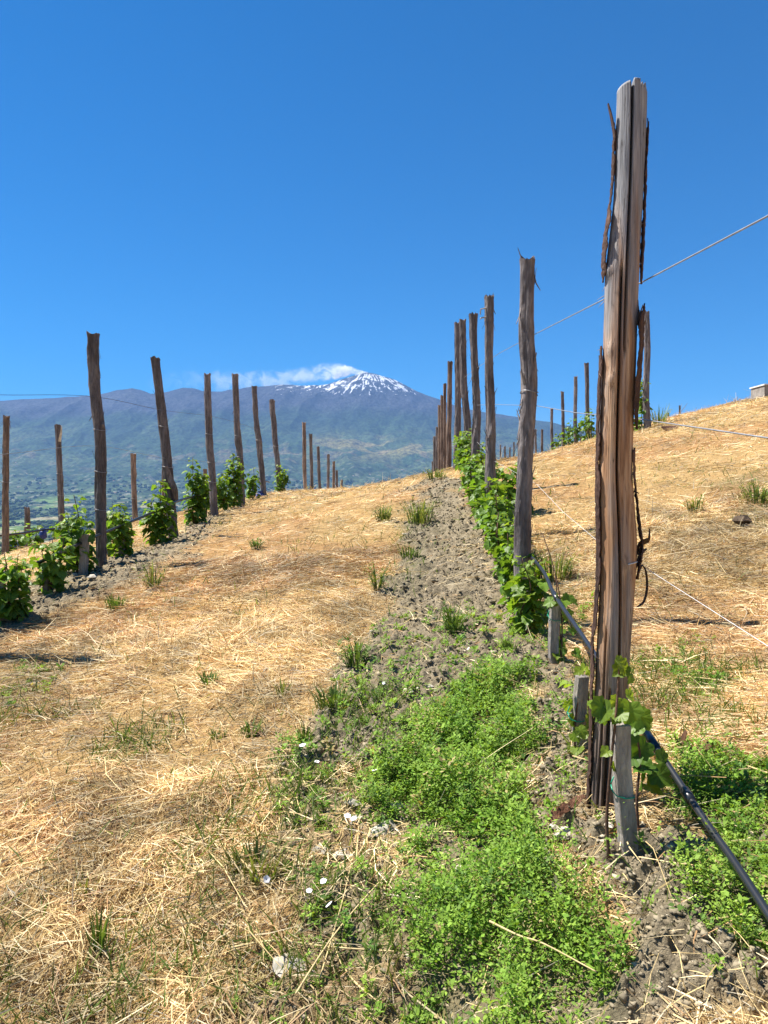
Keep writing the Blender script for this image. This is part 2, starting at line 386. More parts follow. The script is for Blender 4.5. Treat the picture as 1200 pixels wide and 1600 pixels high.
# ------------------------------------------------------------------ valley and volcano
SIL = np.array([(-1500,735),(-900,700),(-500,650),(-200,632),(0,626),(60,624),(110,621),(150,619),(180,611),(205,608),(220,611),(235,617),(255,615),(285,607),(300,608),(320,612),(345,613),(370,609),(400,604),(440,602),(480,603),(515,601),(530,596),(548,590),(562,585.5),(570,583),(577,583),(588,585),(600,589),(620,597),(640,606),(660,614),(690,626),(720,636),(760,645),(800,652),(870,663),(1000,682),(1200,705),(1600,735),(2300,752),(3000,755)], float)
RT = np.array([(60,-22),(300,-90),(1000,-165),(2000,-195),(3500,-240),(5500,-245),(7500,-150),(9000,0),(10500,320),(12000,810),(13000,1270),(13700,1640),(14300,1985),(14700,1960),(15500,1700),(17500,1000),(24000,200)], float)
def smooth_sil(px):
    out = 0
    for k in (-160, -110, -60, -20, 20, 60, 110, 160): out = out+np.interp(px+k, SIL[:, 0], SIL[:, 1])
    return out/8
def terr(px, d):
    """height (relative to the eye) of the land beyond the hill at bearing px and depth d"""
    s1 = (YH-np.interp(px, SIL[:, 0], SIL[:, 1]))/160.; s0 = (YH-smooth_sil(px))/160.
    t = sstep(11800, 14200, d); s = s0*(1-t)+s1*t
    z = np.interp(d, RT[:, 0], RT[:, 1]); z = np.where(z > 0, z*s, z)
    x = (px-600)/FPX*d
    hi = sstep(7000, 10500, d)*(1-.75*sstep(13600, 14250, d))
    rid = 1-np.abs(fbm(x/900+.15*np.sin(d/900), d/2600, 71, 4)-.5)*2
    z = z+hi*((rid-.7)*230+(fbm(x/350, d/500, 75, 4)-.5)*120)
    z = z+sstep(300, 2500, d)*(fbm(x/700, d/700, 78, 4)-.5)*26*(1-hi)
    return z
def build_far():
    px = np.r_[np.linspace(-1500, -120, 90)[:-1], np.linspace(-120, 1320, 820), np.linspace(1320, 2900, 90)[1:]]
    d = np.r_[np.geomspace(60, 1500, 30)[:-1], np.geomspace(1500, 9000, 210)[:-1], np.linspace(9000, 14400, 330), np.linspace(14450, 24000, 14)]
    P, D = np.meshgrid(px, d); X = (P-600)/FPX*D; Z = terr(P, D)
    # land cover, by place and height
    n = lambda s, q, o=4, ay=1.: fbm(X/s, D/(s*ay), q, o)[..., None]
    Zc = Z[..., None]; Dc = D[..., None]; Xc = X[..., None]
    wood = np.array([.030, .052, .022])*(.6+.9*n(160, 201)); scrub = np.array([.075, .10, .045])*(.7+.6*n(300, 205))
    k = sstep(.42, .6, n(900, 210)); low = wood*(1-.6*k)+scrub*.6*k
    fld = sstep(.60, .64, n(420, 215, 2, 1.8))*sstep(9500, 7000, Dc)
    fc = np.where(n(700, 219, 2) > .52, np.array([.13, .20, .055]), np.array([.27, .23, .125]))
    low = low*(1-fld*.8)+fc*fld*.8
    ochre = sstep(.5, .62, n(500, 222))*np.exp(-((Zc-620)/210)**2)*np.exp(-((Xc-50)/1500)**2)
    low = low*(1-.75*ochre)+np.array([.20, .165, .06])*.75*ochre
    redp = sstep(.63, .7, n(260, 225))*np.exp(-((Zc-480)/240)**2)
    low = low*(1-.3*redp)+np.array([.22, .15, .10])*.3*redp
    spk = sstep(.74, .8, vn(X/70, D/110, 230)[..., None])*sstep(11500, 8000, Dc)
    low = low*(1-.3*spk)+np.array([.42, .38, .30])*.3*spk
    lava = np.array([.043, .046, .054])*(.6+.8*n(350, 235))
    dk = np.array([.022, .038, .022])*(.7+.6*n(200, 238))
    b = sstep(800, 1250, Zc+(n(1100, 241)-.5)*700); up = sstep(1150, 1500, Zc+(n(800, 245)-.5)*500)
    col = low*(1-b)+dk*b; col = col*(1-up)+lava*up
    o = gridmesh('valley_and_volcano', np.stack([X, D, Z+EYE], -1), m_far(), {'col': col}); o.name = 'mountain'
    tag(o, kind='structure')
def m_far():
    m, nt, out = mat('far_land'); a = N(nt, 'ShaderNodeAttribute', attribute_name='col')
    g = N(nt, 'ShaderNodeNewGeometry'); sp = N(nt, 'ShaderNodeSeparateXYZ'); nt.links.new(g.outputs['Position'], sp.inputs[0])
    def mp(sc, rot=(0, 0, 0)):
        q = N(nt, 'ShaderNodeMapping'); q.inputs['Scale'].default_value = sc; q.inputs['Rotation'].default_value = rot; nt.links.new(g.outputs['Position'], q.inputs[0]); return q.outputs[0]
    n1 = noise(nt, mp((.02, .012, .02)), 1, 6, .7)
    f = ramp(nt, [(.36, (.35, .35, .35)), (.64, (1.7, 1.7, 1.7))], n1)
    c = mix(nt, 1.0, a.outputs[0], f, 'MULTIPLY')
    # snow: streaks lying down the slope, more of them towards the summit
    s1 = noise(nt, mp((.009, .006, .0075)), 1, 6, .66, .6); s2 = None
    def mth(op, x, y, z=None):
        q = N(nt, 'ShaderNodeMath', operation=op)
        for i, w in enumerate((x, y, z)):
            if w is None: continue
            if isinstance(w, (int, float)): q.inputs[i].default_value = w
            else: nt.links.new(w, q.inputs[i])
        return q.outputs[0]
    uu = mth('DIVIDE', mth('ADD', sp.outputs[0], 290), mth('MAXIMUM', mth('SUBTRACT', 2420, sp.outputs[2]), 120))
    cv = N(nt, 'ShaderNodeCombineXYZ'); nt.links.new(mth('MULTIPLY', uu, 9), cv.inputs[0]); nt.links.new(mth('MULTIPLY', sp.outputs[2], .0045), cv.inputs[1])
    s2 = noise(nt, cv.outputs[0], 1, 5, .6, .3)
    alt = N(nt, 'ShaderNodeMapRange'); nt.links.new(sp.outputs[2], alt.inputs[0]); alt.inputs[1].default_value = 1600; alt.inputs[2].default_value = 1880; alt.clamp = True
    xr = N(nt, 'ShaderNodeMapRange', interpolation_type='SMOOTHSTEP'); nt.links.new(sp.outputs[0], xr.inputs[0]); xr.inputs[1].default_value = -3600; xr.inputs[2].default_value = -900
    tip = N(nt, 'ShaderNodeMapRange', interpolation_type='SMOOTHSTEP'); nt.links.new(sp.outputs[2], tip.inputs[0]); tip.inputs[1].default_value = 2150; tip.inputs[2].default_value = 2195; tip.inputs[3].default_value = 1; tip.inputs[4].default_value = 0
    sm = mth('MULTIPLY_ADD', s1, .55, mth('MULTIPLY', s2, .45))
    th = mth('SUBTRACT', .652, mth('MULTIPLY', mth('MULTIPLY', alt.outputs[0], xr.outputs[0]), .145))
    sn = N(nt, 'ShaderNodeMapRange'); nt.links.new(mth('SUBTRACT', sm, th), sn.inputs[0]); sn.inputs[1].default_value = 0; sn.inputs[2].default_value = .02; sn.clamp = True
    gate = mth('MULTIPLY', mth('GREATER_THAN', alt.outputs[0], .001), xr.outputs[0])
    sf = mth('MULTIPLY', mth('MULTIPLY', sn.outputs[0], gate), tip.outputs[0])
    c = mix(nt, sf, c, (.72, .73, .76))
    principled(nt, out, c, .95, bump(nt, n1, .8, 30), .05); return m
build_far()

# woods of the valley: lumpy tree crowns that read as one mass
def build_woods():
    n = 15000
    d = 1700*np.exp(rng.random(n)*math.log(9500/1700)); px = rng.uniform(-350, 1000, n)
    x = (px-600)/FPX*d
    keep = (fbm(x/420, d/(420*1.8), 215, 2) < .6) & (fbm(x/260, d/260, 333, 3) > .40)
    d, px, x = d[keep], px[keep], x[keep]; n = len(d)
    z = terr(px, d)+EYE
    ph = (1+5**.5)/2
    ico = np.array([(-1,ph,0),(1,ph,0),(-1,-ph,0),(1,-ph,0),(0,-1,ph),(0,1,ph),(0,-1,-ph),(0,1,-ph),(ph,0,-1),(ph,0,1),(-ph,0,-1),(-ph,0,1)])/math.sqrt(1+ph*ph)
    F = [(0,11,5),(0,5,1),(0,1,7),(0,7,10),(0,10,11),(1,5,9),(5,11,4),(11,10,2),(10,7,6),(7,1,8),(3,9,4),(3,4,2),(3,2,6),(3,6,8),(3,8,9),(4,9,5),(2,4,11),(6,2,10),(8,6,7),(9,8,1)]
    rad = rng.uniform(5, 12, n)*(1+d/9000)
    v = ico[None]*(rad[:, None, None])*rng.uniform(.7, 1.25, (n, 12, 1))*np.array([1.15, 1.15, .85])
    v = v+np.stack([x, d, z+rad*.45], -1)[:, None, :]
    base = np.array([.032, .055, .02])*rng.uniform(.6, 1.7, (n, 1))+rng.uniform(0, .02, (n, 1))*np.array([1, .8, .2])
    o = fastmesh('woods', v, 12, F, leafy('wood_canopy', .1, .8, .05), base)
    tag(o, 'dark green woodland scattered over the valley floor below the volcano', 'woodland', kind='stuff')
build_woods()

HOUSE = [(205,757),(180,771),(178,752),(198,769),(63,756),(57,748),(28,762),(25,724),(42,741),(150,728),(228,748),(262,770),(322,756),(470,752),(552,744),(578,742),(590,750),(596,757),(628,735),(640,744),(150,768),(310,742)]
def build_houses():
    dd = np.linspace(3000, 12500, 1200)
    for i, (px, py) in enumerate(HOUSE):
        zz = terr(np.full_like(dd, px), dd); pr = YH-zz/dd*FPX
        h = np.nonzero(pr <= py)[0]; d = dd[h[0]] if len(h) else 7000.
        x = (px-600)/FPX*d; z = float(terr(np.array([px]), np.array([d]))[0])+EYE
        L, Wd, H = 16+8*random.random(), 9+4*random.random(), 6+3*random.random(); rz = random.uniform(-.5, .5)
        e = empty('farmhouse', (x, d, z), 'tiny pale farmhouse with tiled roof in the far valley', 'house', 'farmhouses far below in the valley')
        a = MB(); a.box((x, d, z+H/2-2), L, Wd, H+4, rz); a.build('wall', M_wall, e)
        b = MB(); ca, sa = math.cos(rz), math.sin(rz)
        p = np.array([(-L*.54, -Wd*.56, 0), (L*.54, -Wd*.56, 0), (L*.54, Wd*.56, 0), (-L*.54, Wd*.56, 0), (-L*.54, 0, Wd*.32), (L*.54, 0, Wd*.32)])
        p = np.c_[p[:, 0]*ca-p[:, 1]*sa+x, p[:, 0]*sa+p[:, 1]*ca+d, p[:, 2]+z+H+.02]
        b.add(p, [(0,1,5,4),(2,3,4,5),(0,4,3),(1,2,5),(3,2,1,0)]); b.build('roof', M_roof, e)
build_houses()

# smoke blowing from the summit
def build_smoke():
    vx, vz, vd = (575-600)/FPX*14300, EYE+(YH-582)/FPX*14300, 14450
    b = MB(); b.box((-2100, 0, 0), 4400, 600, 760); m, nt, out = mat('volcano_smoke')
    o = b.build('smoke_plume', m); o.location = (vx, vd, vz)
    tag(o, 'white smoke drifting left from the snowy summit of the volcano', 'smoke')
    tc = N(nt, 'ShaderNodeTexCoord'); sp = N(nt, 'ShaderNodeSeparateXYZ'); nt.links.new(tc.outputs['Object'], sp.inputs[0])
    def mth(op, x, y=None, z=None):
        q = N(nt, 'ShaderNodeMath', operation=op)
        for i, w in enumerate((x, y, z)):
            if w is None: continue
            if isinstance(w, (int, float)): q.inputs[i].default_value = w
            else: nt.links.new(w, q.inputs[i])
        return q.outputs[0]
    def mr(src, a, bb, c, d2, sm=True):
        q = N(nt, 'ShaderNodeMapRange', interpolation_type='SMOOTHSTEP' if sm else 'LINEAR'); nt.links.new(src, q.inputs[0])
        for i, w in enumerate((a, bb, c, d2)): q.inputs[i+1].default_value = w
        return q.outputs[0]
    X, Y, Z = sp.outputs[0], sp.outputs[1], sp.outputs[2]
    mpn = N(nt, 'ShaderNodeMapping'); mpn.inputs['Scale'].default_value = (.0045, .0045, .0055); mpn.inputs['Rotation'].default_value = (0, .35, 0); nt.links.new(tc.outputs['Object'], mpn.inputs[0])
    nz = noise(nt, mpn.outputs[0], 1, 4, .6, .6)
    
    hc = mth('ADD', mr(X, -380, 0, 60, 6), mr(X, -2200, -350, -210, 0))      # height of the axis
    hh = mth('ADD', mr(X, -800, 0, 185, 26), mr(X, -3000, -900, 60, 0))       # half thickness
    rz = mth('DIVIDE', mth('SUBTRACT', Z, hc), hh); ry = mth('DIVIDE', Y, 190)
    rr = mth('ADD', mth('MULTIPLY', rz, rz), mth('MULTIPLY', ry, ry))
    sh = mr(rr, .5, 1.3, 1, 0)
    puff = mr(mth('MULTIPLY_ADD', rr, -.17, nz), .37, .57, 0, 1)
    ln = mth('MULTIPLY', mr(X, -4200, -1100, .05, 1), mr(X, -20, 0, 1, 0))
    thin = mth('MULTIPLY', mr(X, -1050, -120, .10, 1.0), .036)
    # thin veil plus the puffs
    body = mth('MULTIPLY_ADD', puff, .9, .04)
    den = mth('MULTIPLY', mth('MULTIPLY', mth('MULTIPLY', body, sh), ln), thin)
    vol = N(nt, 'ShaderNodeVolumePrincipled'); vol.inputs['Color'].default_value = (.95, .95, .95, 1); vol.inputs['Anisotropy'].default_value = .2
    nt.links.new(den, vol.inputs['Density']); nt.links.new(vol.outputs[0], out.inputs['Volume'])
    try: m.cycles.volume_step_rate = 1.0
    except Exception: pass
build_smoke()

# haze: one closed box of even air round everything
def build_haze():
    b = MB(); b.box((0, 12000, 1120), 42000, 26000, 3120+0); m, nt, out = mat('haze_air')
    vol = N(nt, 'ShaderNodeVolumePrincipled'); vol.inputs['Color'].default_value = (.26, .48, .92, 1); vol.inputs['Density'].default_value = .000033
    nt.links.new(vol.outputs[0], out.inputs['Volume'])
    tag(b.build('haze', m), kind='stuff')
build_haze()

# ------------------------------------------------------------------ straw, grass, weeds, clods
def spread(n, dmin, dmax, wide=1.0, power=1.0):
    """random ground points, spread evenly over the ground between two depths"""
    y = np.sqrt(dmin**2+rng.random(n)*(dmax**2-dmin**2)); x = (rng.random(n)*2-1)*(.72*wide*y+.6)
    return x, y
def straw_cols(x, y, n):
    t = .45*fbm(x*1.1, y*1.1, 31, 3)+.55*fbm(x*5.5, y*4.5, 33, 3); red = sstep(.5, .66, fbm(x*.55+5, y*.55, 35, 3))
    base = np.array([.60, .45, .21])[None]*np.ones((n, 1)); pal = np.array([.79, .65, .38]); brn = np.array([.46, .27, .125]); gry = np.array([.42, .37, .27])
    u = rng.random(n)[:, None]
    c = np.where(u < .26, pal, np.where(u < .40+.35*red[:, None], brn, np.where(u > .93, gry, base)))
    return c*(.55+.85*sstep(.28, .68, t)[:, None])*rng.uniform(.75, 1.2, (n, 1))
def blades(name, x, y, L, w, pitch, cols, m, lift=(0, .02), bend=.25, heading=None, heap=0):
    n = len(x); z = gm(x, y)+rng.uniform(lift[0], lift[1], n)
    if heap: z += heap*np.maximum(0, fbm(x*4, y*4, 161, 3)-.45)*2.2*rng.random(n)
    a = rng.uniform(0, 2*np.pi, n) if heading is None else heading
    # slope of the ground along the blade
    e = .05; sl = (gz(x+np.cos(a)*e, y+np.sin(a)*e)-gz(x-np.cos(a)*e, y-np.sin(a)*e))/(2*e)
    ph = pitch+np.arctan(sl)*(np.cos(pitch)); d = np.stack([np.cos(a)*np.cos(ph), np.sin(a)*np.cos(ph), np.sin(ph)], -1)
    roll = rng.uniform(-1.2, 1.2, n); side = np.stack([-np.sin(a), np.cos(a), np.zeros(n)], -1); up = np.cross(d, side)
    s = side*np.cos(roll)[:, None]+up*np.sin(roll)[:, None]
    b = (rng.normal(0, bend, n)*L)[:, None]*side+(-np.abs(rng.normal(0, bend*.5, n))*L*np.cos(pitch))[:, None]*np.array([0, 0, 1])*.5
    p0 = np.stack([x, y, z], -1); V = np.zeros((n, 6, 3)); hw = (w*.5)[:, None]*s
    for k, (t, ww) in enumerate(((0, 1), (.5, .9), (1, .35))):
        p = p0+d*(L*t)[:, None]+b*t*t
        V[:, 2*k] = p-hw*ww; V[:, 2*k+1] = p+hw*ww
    return fastmesh(name, V, 6, [(0, 1, 3, 2), (2, 3, 5, 4)], m, cols)
def build_straw():
    X = []; Y = []
    for n, d0, d1, wd in ((95000, .9, 3.2, 1.1), (190000, 3.2, 7.5, 1.0), (150000, 7.5, 20, 1.0), (22000, 20, 34, 1.0)):
        x, y = spread(n, d0, d1, wd); X.append(x); Y.append(y)
    x = np.concatenate(X); y = np.concatenate(Y)
    s = zone('soil', x, y); mx = zone('mix', x, y); g = zone('green', x, y); sp = zone('sparse', x, y)
    p = 1-np.clip(.93*s+.55*mx+.84*g+.35*sp, 0, .97)
    p *= .55+.45*sstep(.3, .5, fbm(x*2.3, y*2.3, 91, 3))
    k = rng.random(len(x)) < p; x, y = x[k], y[k]; n = len(x)
    L = rng.gamma(2.2, .024, n)*(1+.06*y)+.015; lg = rng.random(n) < .03; L[lg] *= 2.2; w = rng.uniform(.0013, .0040, n)*(1+.13*np.maximum(0, y-2))
    pitch = np.abs(rng.normal(0, .16, n)); up = rng.random(n) < .035; pitch[up] = rng.uniform(.4, 1.35, up.sum()); L[up] *= .8
    hd = (fbm(x*.8, y*.8, 151, 2)*9+rng.normal(0, 1.1, n))
    o = blades('straw_mulch', x, y, L, w, pitch, straw_cols(x, y, n), M_straw, (-.008, .022), .26, heading=hd, heap=.05)
    tag(o, 'golden cut straw and dry grass covering the vineyard slope', 'straw', kind='stuff')
    # short green blades growing through the straw
    x = []; y = []
    for n, d0, d1 in ((34000, .9, 4), (32000, 4, 16)):
        a, b = spread(n, d0, d1); x.append(a); y.append(b)
    x = np.concatenate(x); y = np.concatenate(y)
    sp = zone('sparse', x, y); s = zone('soil', x, y); mx = zone('mix', x, y)
    p = .95*sp+.35*mx+.85*sstep(.49, .66, fbm(x*1.7, y*1.7, 95, 3))*(1-s)*np.clip(1.5-y/9, .25, 1)+.03+.12*s*sstep(.55, .65, fbm(x*3, y*3, 97, 2))
    k = rng.random(len(x)) < p; x, y = x[k], y[k]; n = len(x)
    c = np.array([.085, .15, .03])*rng.uniform(.6, 1.5, (n, 1))+rng.uniform(0, .07, (n, 1))*np.array([1, .75, .2])
    o = blades('green_grass', x, y, rng.uniform(.03, .11, n), rng.uniform(.002, .005, n)*(1+.09*y), rng.uniform(.3, 1.4, n), c, M_weed, (-.005, .01), .25)
    tag(o, 'thin green grass blades growing through the dry straw', 'grass', kind='stuff')
build_straw()
def build_weeds():
    x, y = spread(150000, .9, 5.2, 1.25)
    g = zone('green', x, y, .07, .07); sp = zone('sparse', x, y); s = zone('soil', x, y); mx = zone('mix', x, y)
    hgt = fbm(x*4.2, y*4.2, 111, 3)
    fl = np.where(x > .85, .62, .14); p = g*(fl+(1-fl)*sstep(.37, .52, hgt))*.66+.035*sp+.03*mx+.025*s
    k = rng.random(len(x)) < p; x, y, g, hgt = x[k], y[k], g[k], hgt[k]; n = len(x)
    H = (.035+.13*sstep(.3, .75, hgt))*np.where(g > .5, 1, .45)*rng.uniform(.7, 1.25, n)
    H *= rng.choice([.8, 1.0, 1.7], n, p=[.4, .5, .1]); z0 = gm(x, y); m = 26
    ga = rng.uniform(0, 2*np.pi, (n, m)); t = rng.random((n, m))**.8
    lean = rng.normal(0, .35, (n, 2)); rad = (.006+.030*(1-t*.6))*np.where(g > .5, 1, .7)[:, None]*rng.uniform(.7, 1.3, (n, 1))
    cx = x[:, None]+lean[:, :1]*H[:, None]*t+np.cos(ga)*rad*rng.random((n, m))
    cy = y[:, None]+lean[:, 1:]*H[:, None]*t+np.sin(ga)*rad*rng.random((n, m))
    cz = z0[:, None]+H[:, None]*t
    c0 = np.stack([cx, cy, cz], -1).reshape(-1, 3); N_ = n*m
    a = ga.ravel()+rng.normal(0, .5, N_); pt = rng.uniform(-.3, 1.0, N_); L = np.repeat(rng.choice([.75, 1, 1.45], n, p=[.35, .45, .2]), m)*rng.uniform(.008, .018, N_)*np.repeat(.7+.15*y, m); w = L*rng.uniform(.35, .6, N_)
    d = np.stack([np.cos(a)*np.cos(pt), np.sin(a)*np.cos(pt), np.sin(pt)], -1); s = np.stack([-np.sin(a), np.cos(a), rng.uniform(-.6, .6, N_)], -1)
    V = np.stack([c0, c0+d*(L*.5)[:, None]+s*(w*.5)[:, None], c0+d*L[:, None], c0+d*(L*.5)[:, None]-s*(w*.5)[:, None]], 1)
    tone = np.repeat(np.clip(fbm(x*6, y*6, 121, 2)+rng.normal(0, .22, n), 0, 1.1), m)[:, None]; Lk = np.repeat(rng.choice([.75, 1, 1.4], n, p=[.35, .45, .2]), m); L = L*1.0
    col = (np.array([.14, .275, .03])*(1-tone)+np.array([.30, .44, .07])*tone)*rng.uniform(.7, 1.3, (N_, 1))
    dry = np.repeat(rng.random(n) < .05, m); col[dry] = np.array([.42, .34, .15])*rng.uniform(.7, 1.2, (dry.sum(), 1)); dkg = np.repeat(rng.random(n) < .14, m); col[dkg] *= np.array([.55, .62, .9])
    o = fastmesh('weed_cover', V, 4, [(0, 1, 2, 3)], M_weed, col)
    tag(o, 'low bright green feathery weeds carpeting the soil around the posts', 'weeds', kind='stuff')
build_weeds()
def build_clods():
    x, y = spread(190000, 1.0, 13, .9); x2, y2 = spread(110000, .9, 3.4, 1.1); nf = len(x); x = np.r_[x, x2]; y = np.r_[y, y2]; fine = np.arange(len(x)) >= nf
    s = zone('soil', x, y); mx = zone('mix', x, y); g = zone('green', x, y)
    p = np.clip(s*.9+mx*.35+.5*g, 0, 1)*(1-.5*g)*(.5+.5*sstep(.4, .6, fbm(x*5, y*5, 131, 3)))+.004
    k = rng.random(len(x)) < p; x, y, fine = x[k], y[k], fine[k]; n = len(x)
    r = rng.gamma(1.0, .0040, n)*(1+.05*y)*np.where(fine, .75, 1)+.0025; r = np.minimum(r, (.0035+.0028*y)*rng.uniform(.6, 1.15, n))
    t = np.array([(a, b_, c_) for a in (-.8, .8) for b_ in (-.8, .8) for c_ in (-.7, .7)])
    F = [(0,1,3),(0,3,2),(4,6,7),(4,7,5),(0,4,5),(0,5,1),(2,3,7),(2,7,6),(0,2,6),(0,6,4),(1,5,7),(1,7,3)]
    V = t[None]*r[:, None, None]*rng.uniform(.45, 1.35, (n, 8, 1))*rng.uniform(.45, 1.6, (n, 1, 3))*np.array([1, 1, .7])
    ang = rng.uniform(0, 6.28, n); ca, sa = np.cos(ang)[:, None], np.sin(ang)[:, None]
    V = np.stack([V[..., 0]*ca-V[..., 1]*sa, V[..., 0]*sa+V[..., 1]*ca, V[..., 2]], -1)
    V += np.stack([x, y, gm(x, y)-r*.12], -1)[:, None]
    c = np.array([.255, .212, .142])*rng.uniform(.65, 1.3, (n, 1)); pl = rng.random(n) < .05; c[pl] = np.array([.42, .36, .26])*rng.uniform(.8, 1.15, (pl.sum(), 1))
    m, nt, out = mat('clod_soil'); a = N(nt, 'ShaderNodeAttribute', attribute_name='col'); principled(nt, out, a.outputs[0], .95, bump(nt, noise(nt, mapping(nt, (1, 1, 1)), 160, 4), .5, .004), .1)
    V[..., 2] += 0
    tag(fastmesh('soil_clods', V, 8, F, m, c), 'crumbled grey brown soil clods and gravel along the vine rows', 'soil', kind='stuff')
build_clods()

# ------------------------------------------------------------------ posts
def catmull(P, n):
    P = np.array(P, float); k = len(P)
    if k == 2: return P[0]+(P[1]-P[0])*np.linspace(0, 1, n)[:, None]
    t = np.linspace(0, k-1, n); i = np.minimum(t.astype(int), k-2); f = (t-i)[:, None]
    g = lambda j: P[np.clip(j, 0, k-1)]
    p0, p1, p2, p3 = g(i-1), g(i), g(i+1), g(i+2)
    return .5*((2*p1)+(-p0+p2)*f+(2*p0-5*p1+4*p2-p3)*f*f+(-p0+3*p1-3*p2+p3)*f**3)
def make_post(d, pts, label, group, m=None, flakes=26, ties=(), sides=18, name='vineyard_post', seed=0, hook=False, rgh=1.0):
    """pts: photo (x, y, width) from the head down; the foot goes into the ground"""
    rs = np.random.default_rng(1000+seed); m = m or M_bark
    w = []
    for (px, py, wd) in pts:
        p = at(px, py, d); p.z = at(px, py, d-wd*.45/FPX*d).z; w.append((p.x, p.y, p.z, wd*.5/FPX*d))
    x, y = w[-1][0], w[-1][1]; g = gz1(x, y)
    if w[-1][2] > g-.05: w.append((x+(x-w[-2][0])*.1, y, g-.12, w[-1][3]*1.08))
    w = np.array(w)[::-1]                                   # from the foot up
    H = w[-1, 2]-w[0, 2]; n = max(14, int(H/.055)) if d < 13 else 22
    q = catmull(w, n); e = empty(name, (float(x), float(y), g), label, 'post', group)
    th = np.linspace(0, 2*np.pi, sides, endpoint=False); T, I = np.meshgrid(th, np.arange(n)); zz = q[:, 2][:, None]
    rr = q[:, 3][:, None]*(1+rgh*.18*(vn(np.cos(T)*2.2+seed*7, zz*3.2+np.sin(T)*2, 5+seed)-.5)+.18*(vn(T*3.2, zz*1.2, 9+seed)-.5)+.16*(vn(T*2.1+3, zz*13, 15+seed)-.5))
    for kz in range(int(rs.integers(2, 5))):                # knots
        z0 = q[0, 2]+(q[-1, 2]-q[0, 2])*rs.uniform(.2, .93); t0 = rs.uniform(0, 6.28)
        dt = np.abs((T-t0+np.pi) % (2*np.pi)-np.pi); rr = rr*(1+.35*np.exp(-(dt/.45)**2-((zz-z0)/.035)**2))
    wob = (vn(zz*2.3, zz*0+seed, 33)-.5)*.25*q[:, 3][:, None]
    P = np.stack([q[:, 0][:, None]+wob+rr*np.cos(T), q[:, 1][:, None]+rr*np.sin(T), zz+0*T], -1)
    P[-1, :, 2] += rs.uniform(-.02, .025, sides)*min(1, .5+d/12); P[-1, :, :2] += (P[-1, :, :2]-q[-1, :2])*.10
    b = MB(); f = [(i*sides+k, i*sides+(k+1) % sides, (i+1)*sides+(k+1) % sides, (i+1)*sides+k) for i in range(n-1) for k in range(sides)]
    V = np.r_[P.reshape(-1, 3), [[q[-1, 0]+wob[-1, 0], q[-1, 1], q[-1, 2]-.012]]]
    f += [((n-1)*sides+k, (n-1)*sides+(k+1) % sides, n*sides) for k in range(sides)]
    b.add(V, f)
    if flakes:
        s = b
        for k in range(flakes):
            i = int(rs.integers(2, n-1)); t = rs.uniform(0, 6.28) if rs.random() < .5 else rs.choice([0, np.pi])+rs.normal(0, .35)
            c = Vector((q[i, 0], q[i, 1], q[i, 2])); rad = Vector((math.cos(t), math.sin(t), 0)); tg = Vector((-math.sin(t), math.cos(t), 0)); r0 = q[i, 3]
            L = rs.uniform(.03, .12); lift = rs.uniform(.1, .4)*L; sg = rs.choice([-1, 1])
            pts_ = [c+rad*r0*.95, c+rad*(r0+lift*.25)+Vector((0, 0, sg*L*.5)), c+rad*(r0+lift)+Vector((0, 0, sg*L))+tg*rs.normal(0, .006)]
            wd = rs.uniform(.006, .02); s.ribbon(pts_, [wd, wd*.8, wd*.25], tg, .003)
    b.build('pole', m, e)
    for zt in ties:
        i = int(np.argmin(np.abs(q[:, 2]-(g+zt)))); s = MB(); rt = q[i, 3]*1.13
        ring = [(q[i, 0]+wob[i, 0]+rt*math.cos(a), q[i, 1]+rt*math.sin(a), q[i, 2]+.008*math.sin(2*a)) for a in np.linspace(0, 2*math.pi, 22)]
        s.tube(ring, .002+.0001*d, 5); s.build('wire_tie', M_wire, e)
    if hook:
        s = MB(); t = q[-1]; zc = t[2]-.17
        for o in (0, .045):
            s.tube([(t[0]-t[3]*.9, t[1]-.02, zc+.045-o*2), (t[0]-t[3]-.05, t[1]-.02, zc+.035-o*2), (t[0]-t[3]-.055, t[1]-.02, zc-.02-o)], .008, 6)
        s.build('metal_hook', M_wire, e)
    return e
GR = 'posts of the vine row on the right'; GL = 'posts of the vine row on the left'; GF = 'posts of the farther left row'; GH = 'posts of the row behind the right crest'; GT = 'tiny posts beyond the hilltop'
sd_ = 0
def P(d, pts, label, group, **k):
    global sd_; sd_ += 1
    return make_post(d, pts, label, group, seed=sd_, **k)
# right-hand row
P(4.93, [(825,402,22),(823.5,520,23),(826,600,24.5),(822,690,24.5),(818,800,24.5),(815,976,25)], 'smooth dark post with bands of loose bark, next behind the big split post', GR, flakes=60, sides=36, ties=(1.55,), rgh=.5)
P(7.4, [(765,461,13),(764,560,13),(767,650,14),(766,740,16),(764,846,17)], 'dark knotty post with a metal hook near its head', GR, flakes=30, hook=True, sides=24)
P(9.9, [(739,490,13),(742,580,12),(745,640,12),(743,700,13),(741,778,13)], 'post with a flared ragged head standing in the leafiest vines', GR, flakes=34, sides=22)
P(12.2, [(723,499,10),(724,590,11),(730,660,12),(732,738,13)], 'tall leaning post, right one of the touching pair', GR, flakes=16)
P(12.9, [(714,504,9),(716,600,10),(715,690,11),(714,738,12)], 'tall upright post, left one of the touching pair', GR, flakes=16)
P(14.7, [(703,565,7),(702,640,7.5),(701,735,8.5)], 'thin pale post on the crest just left of the touching pair', GR, flakes=10, m=M_barktan)
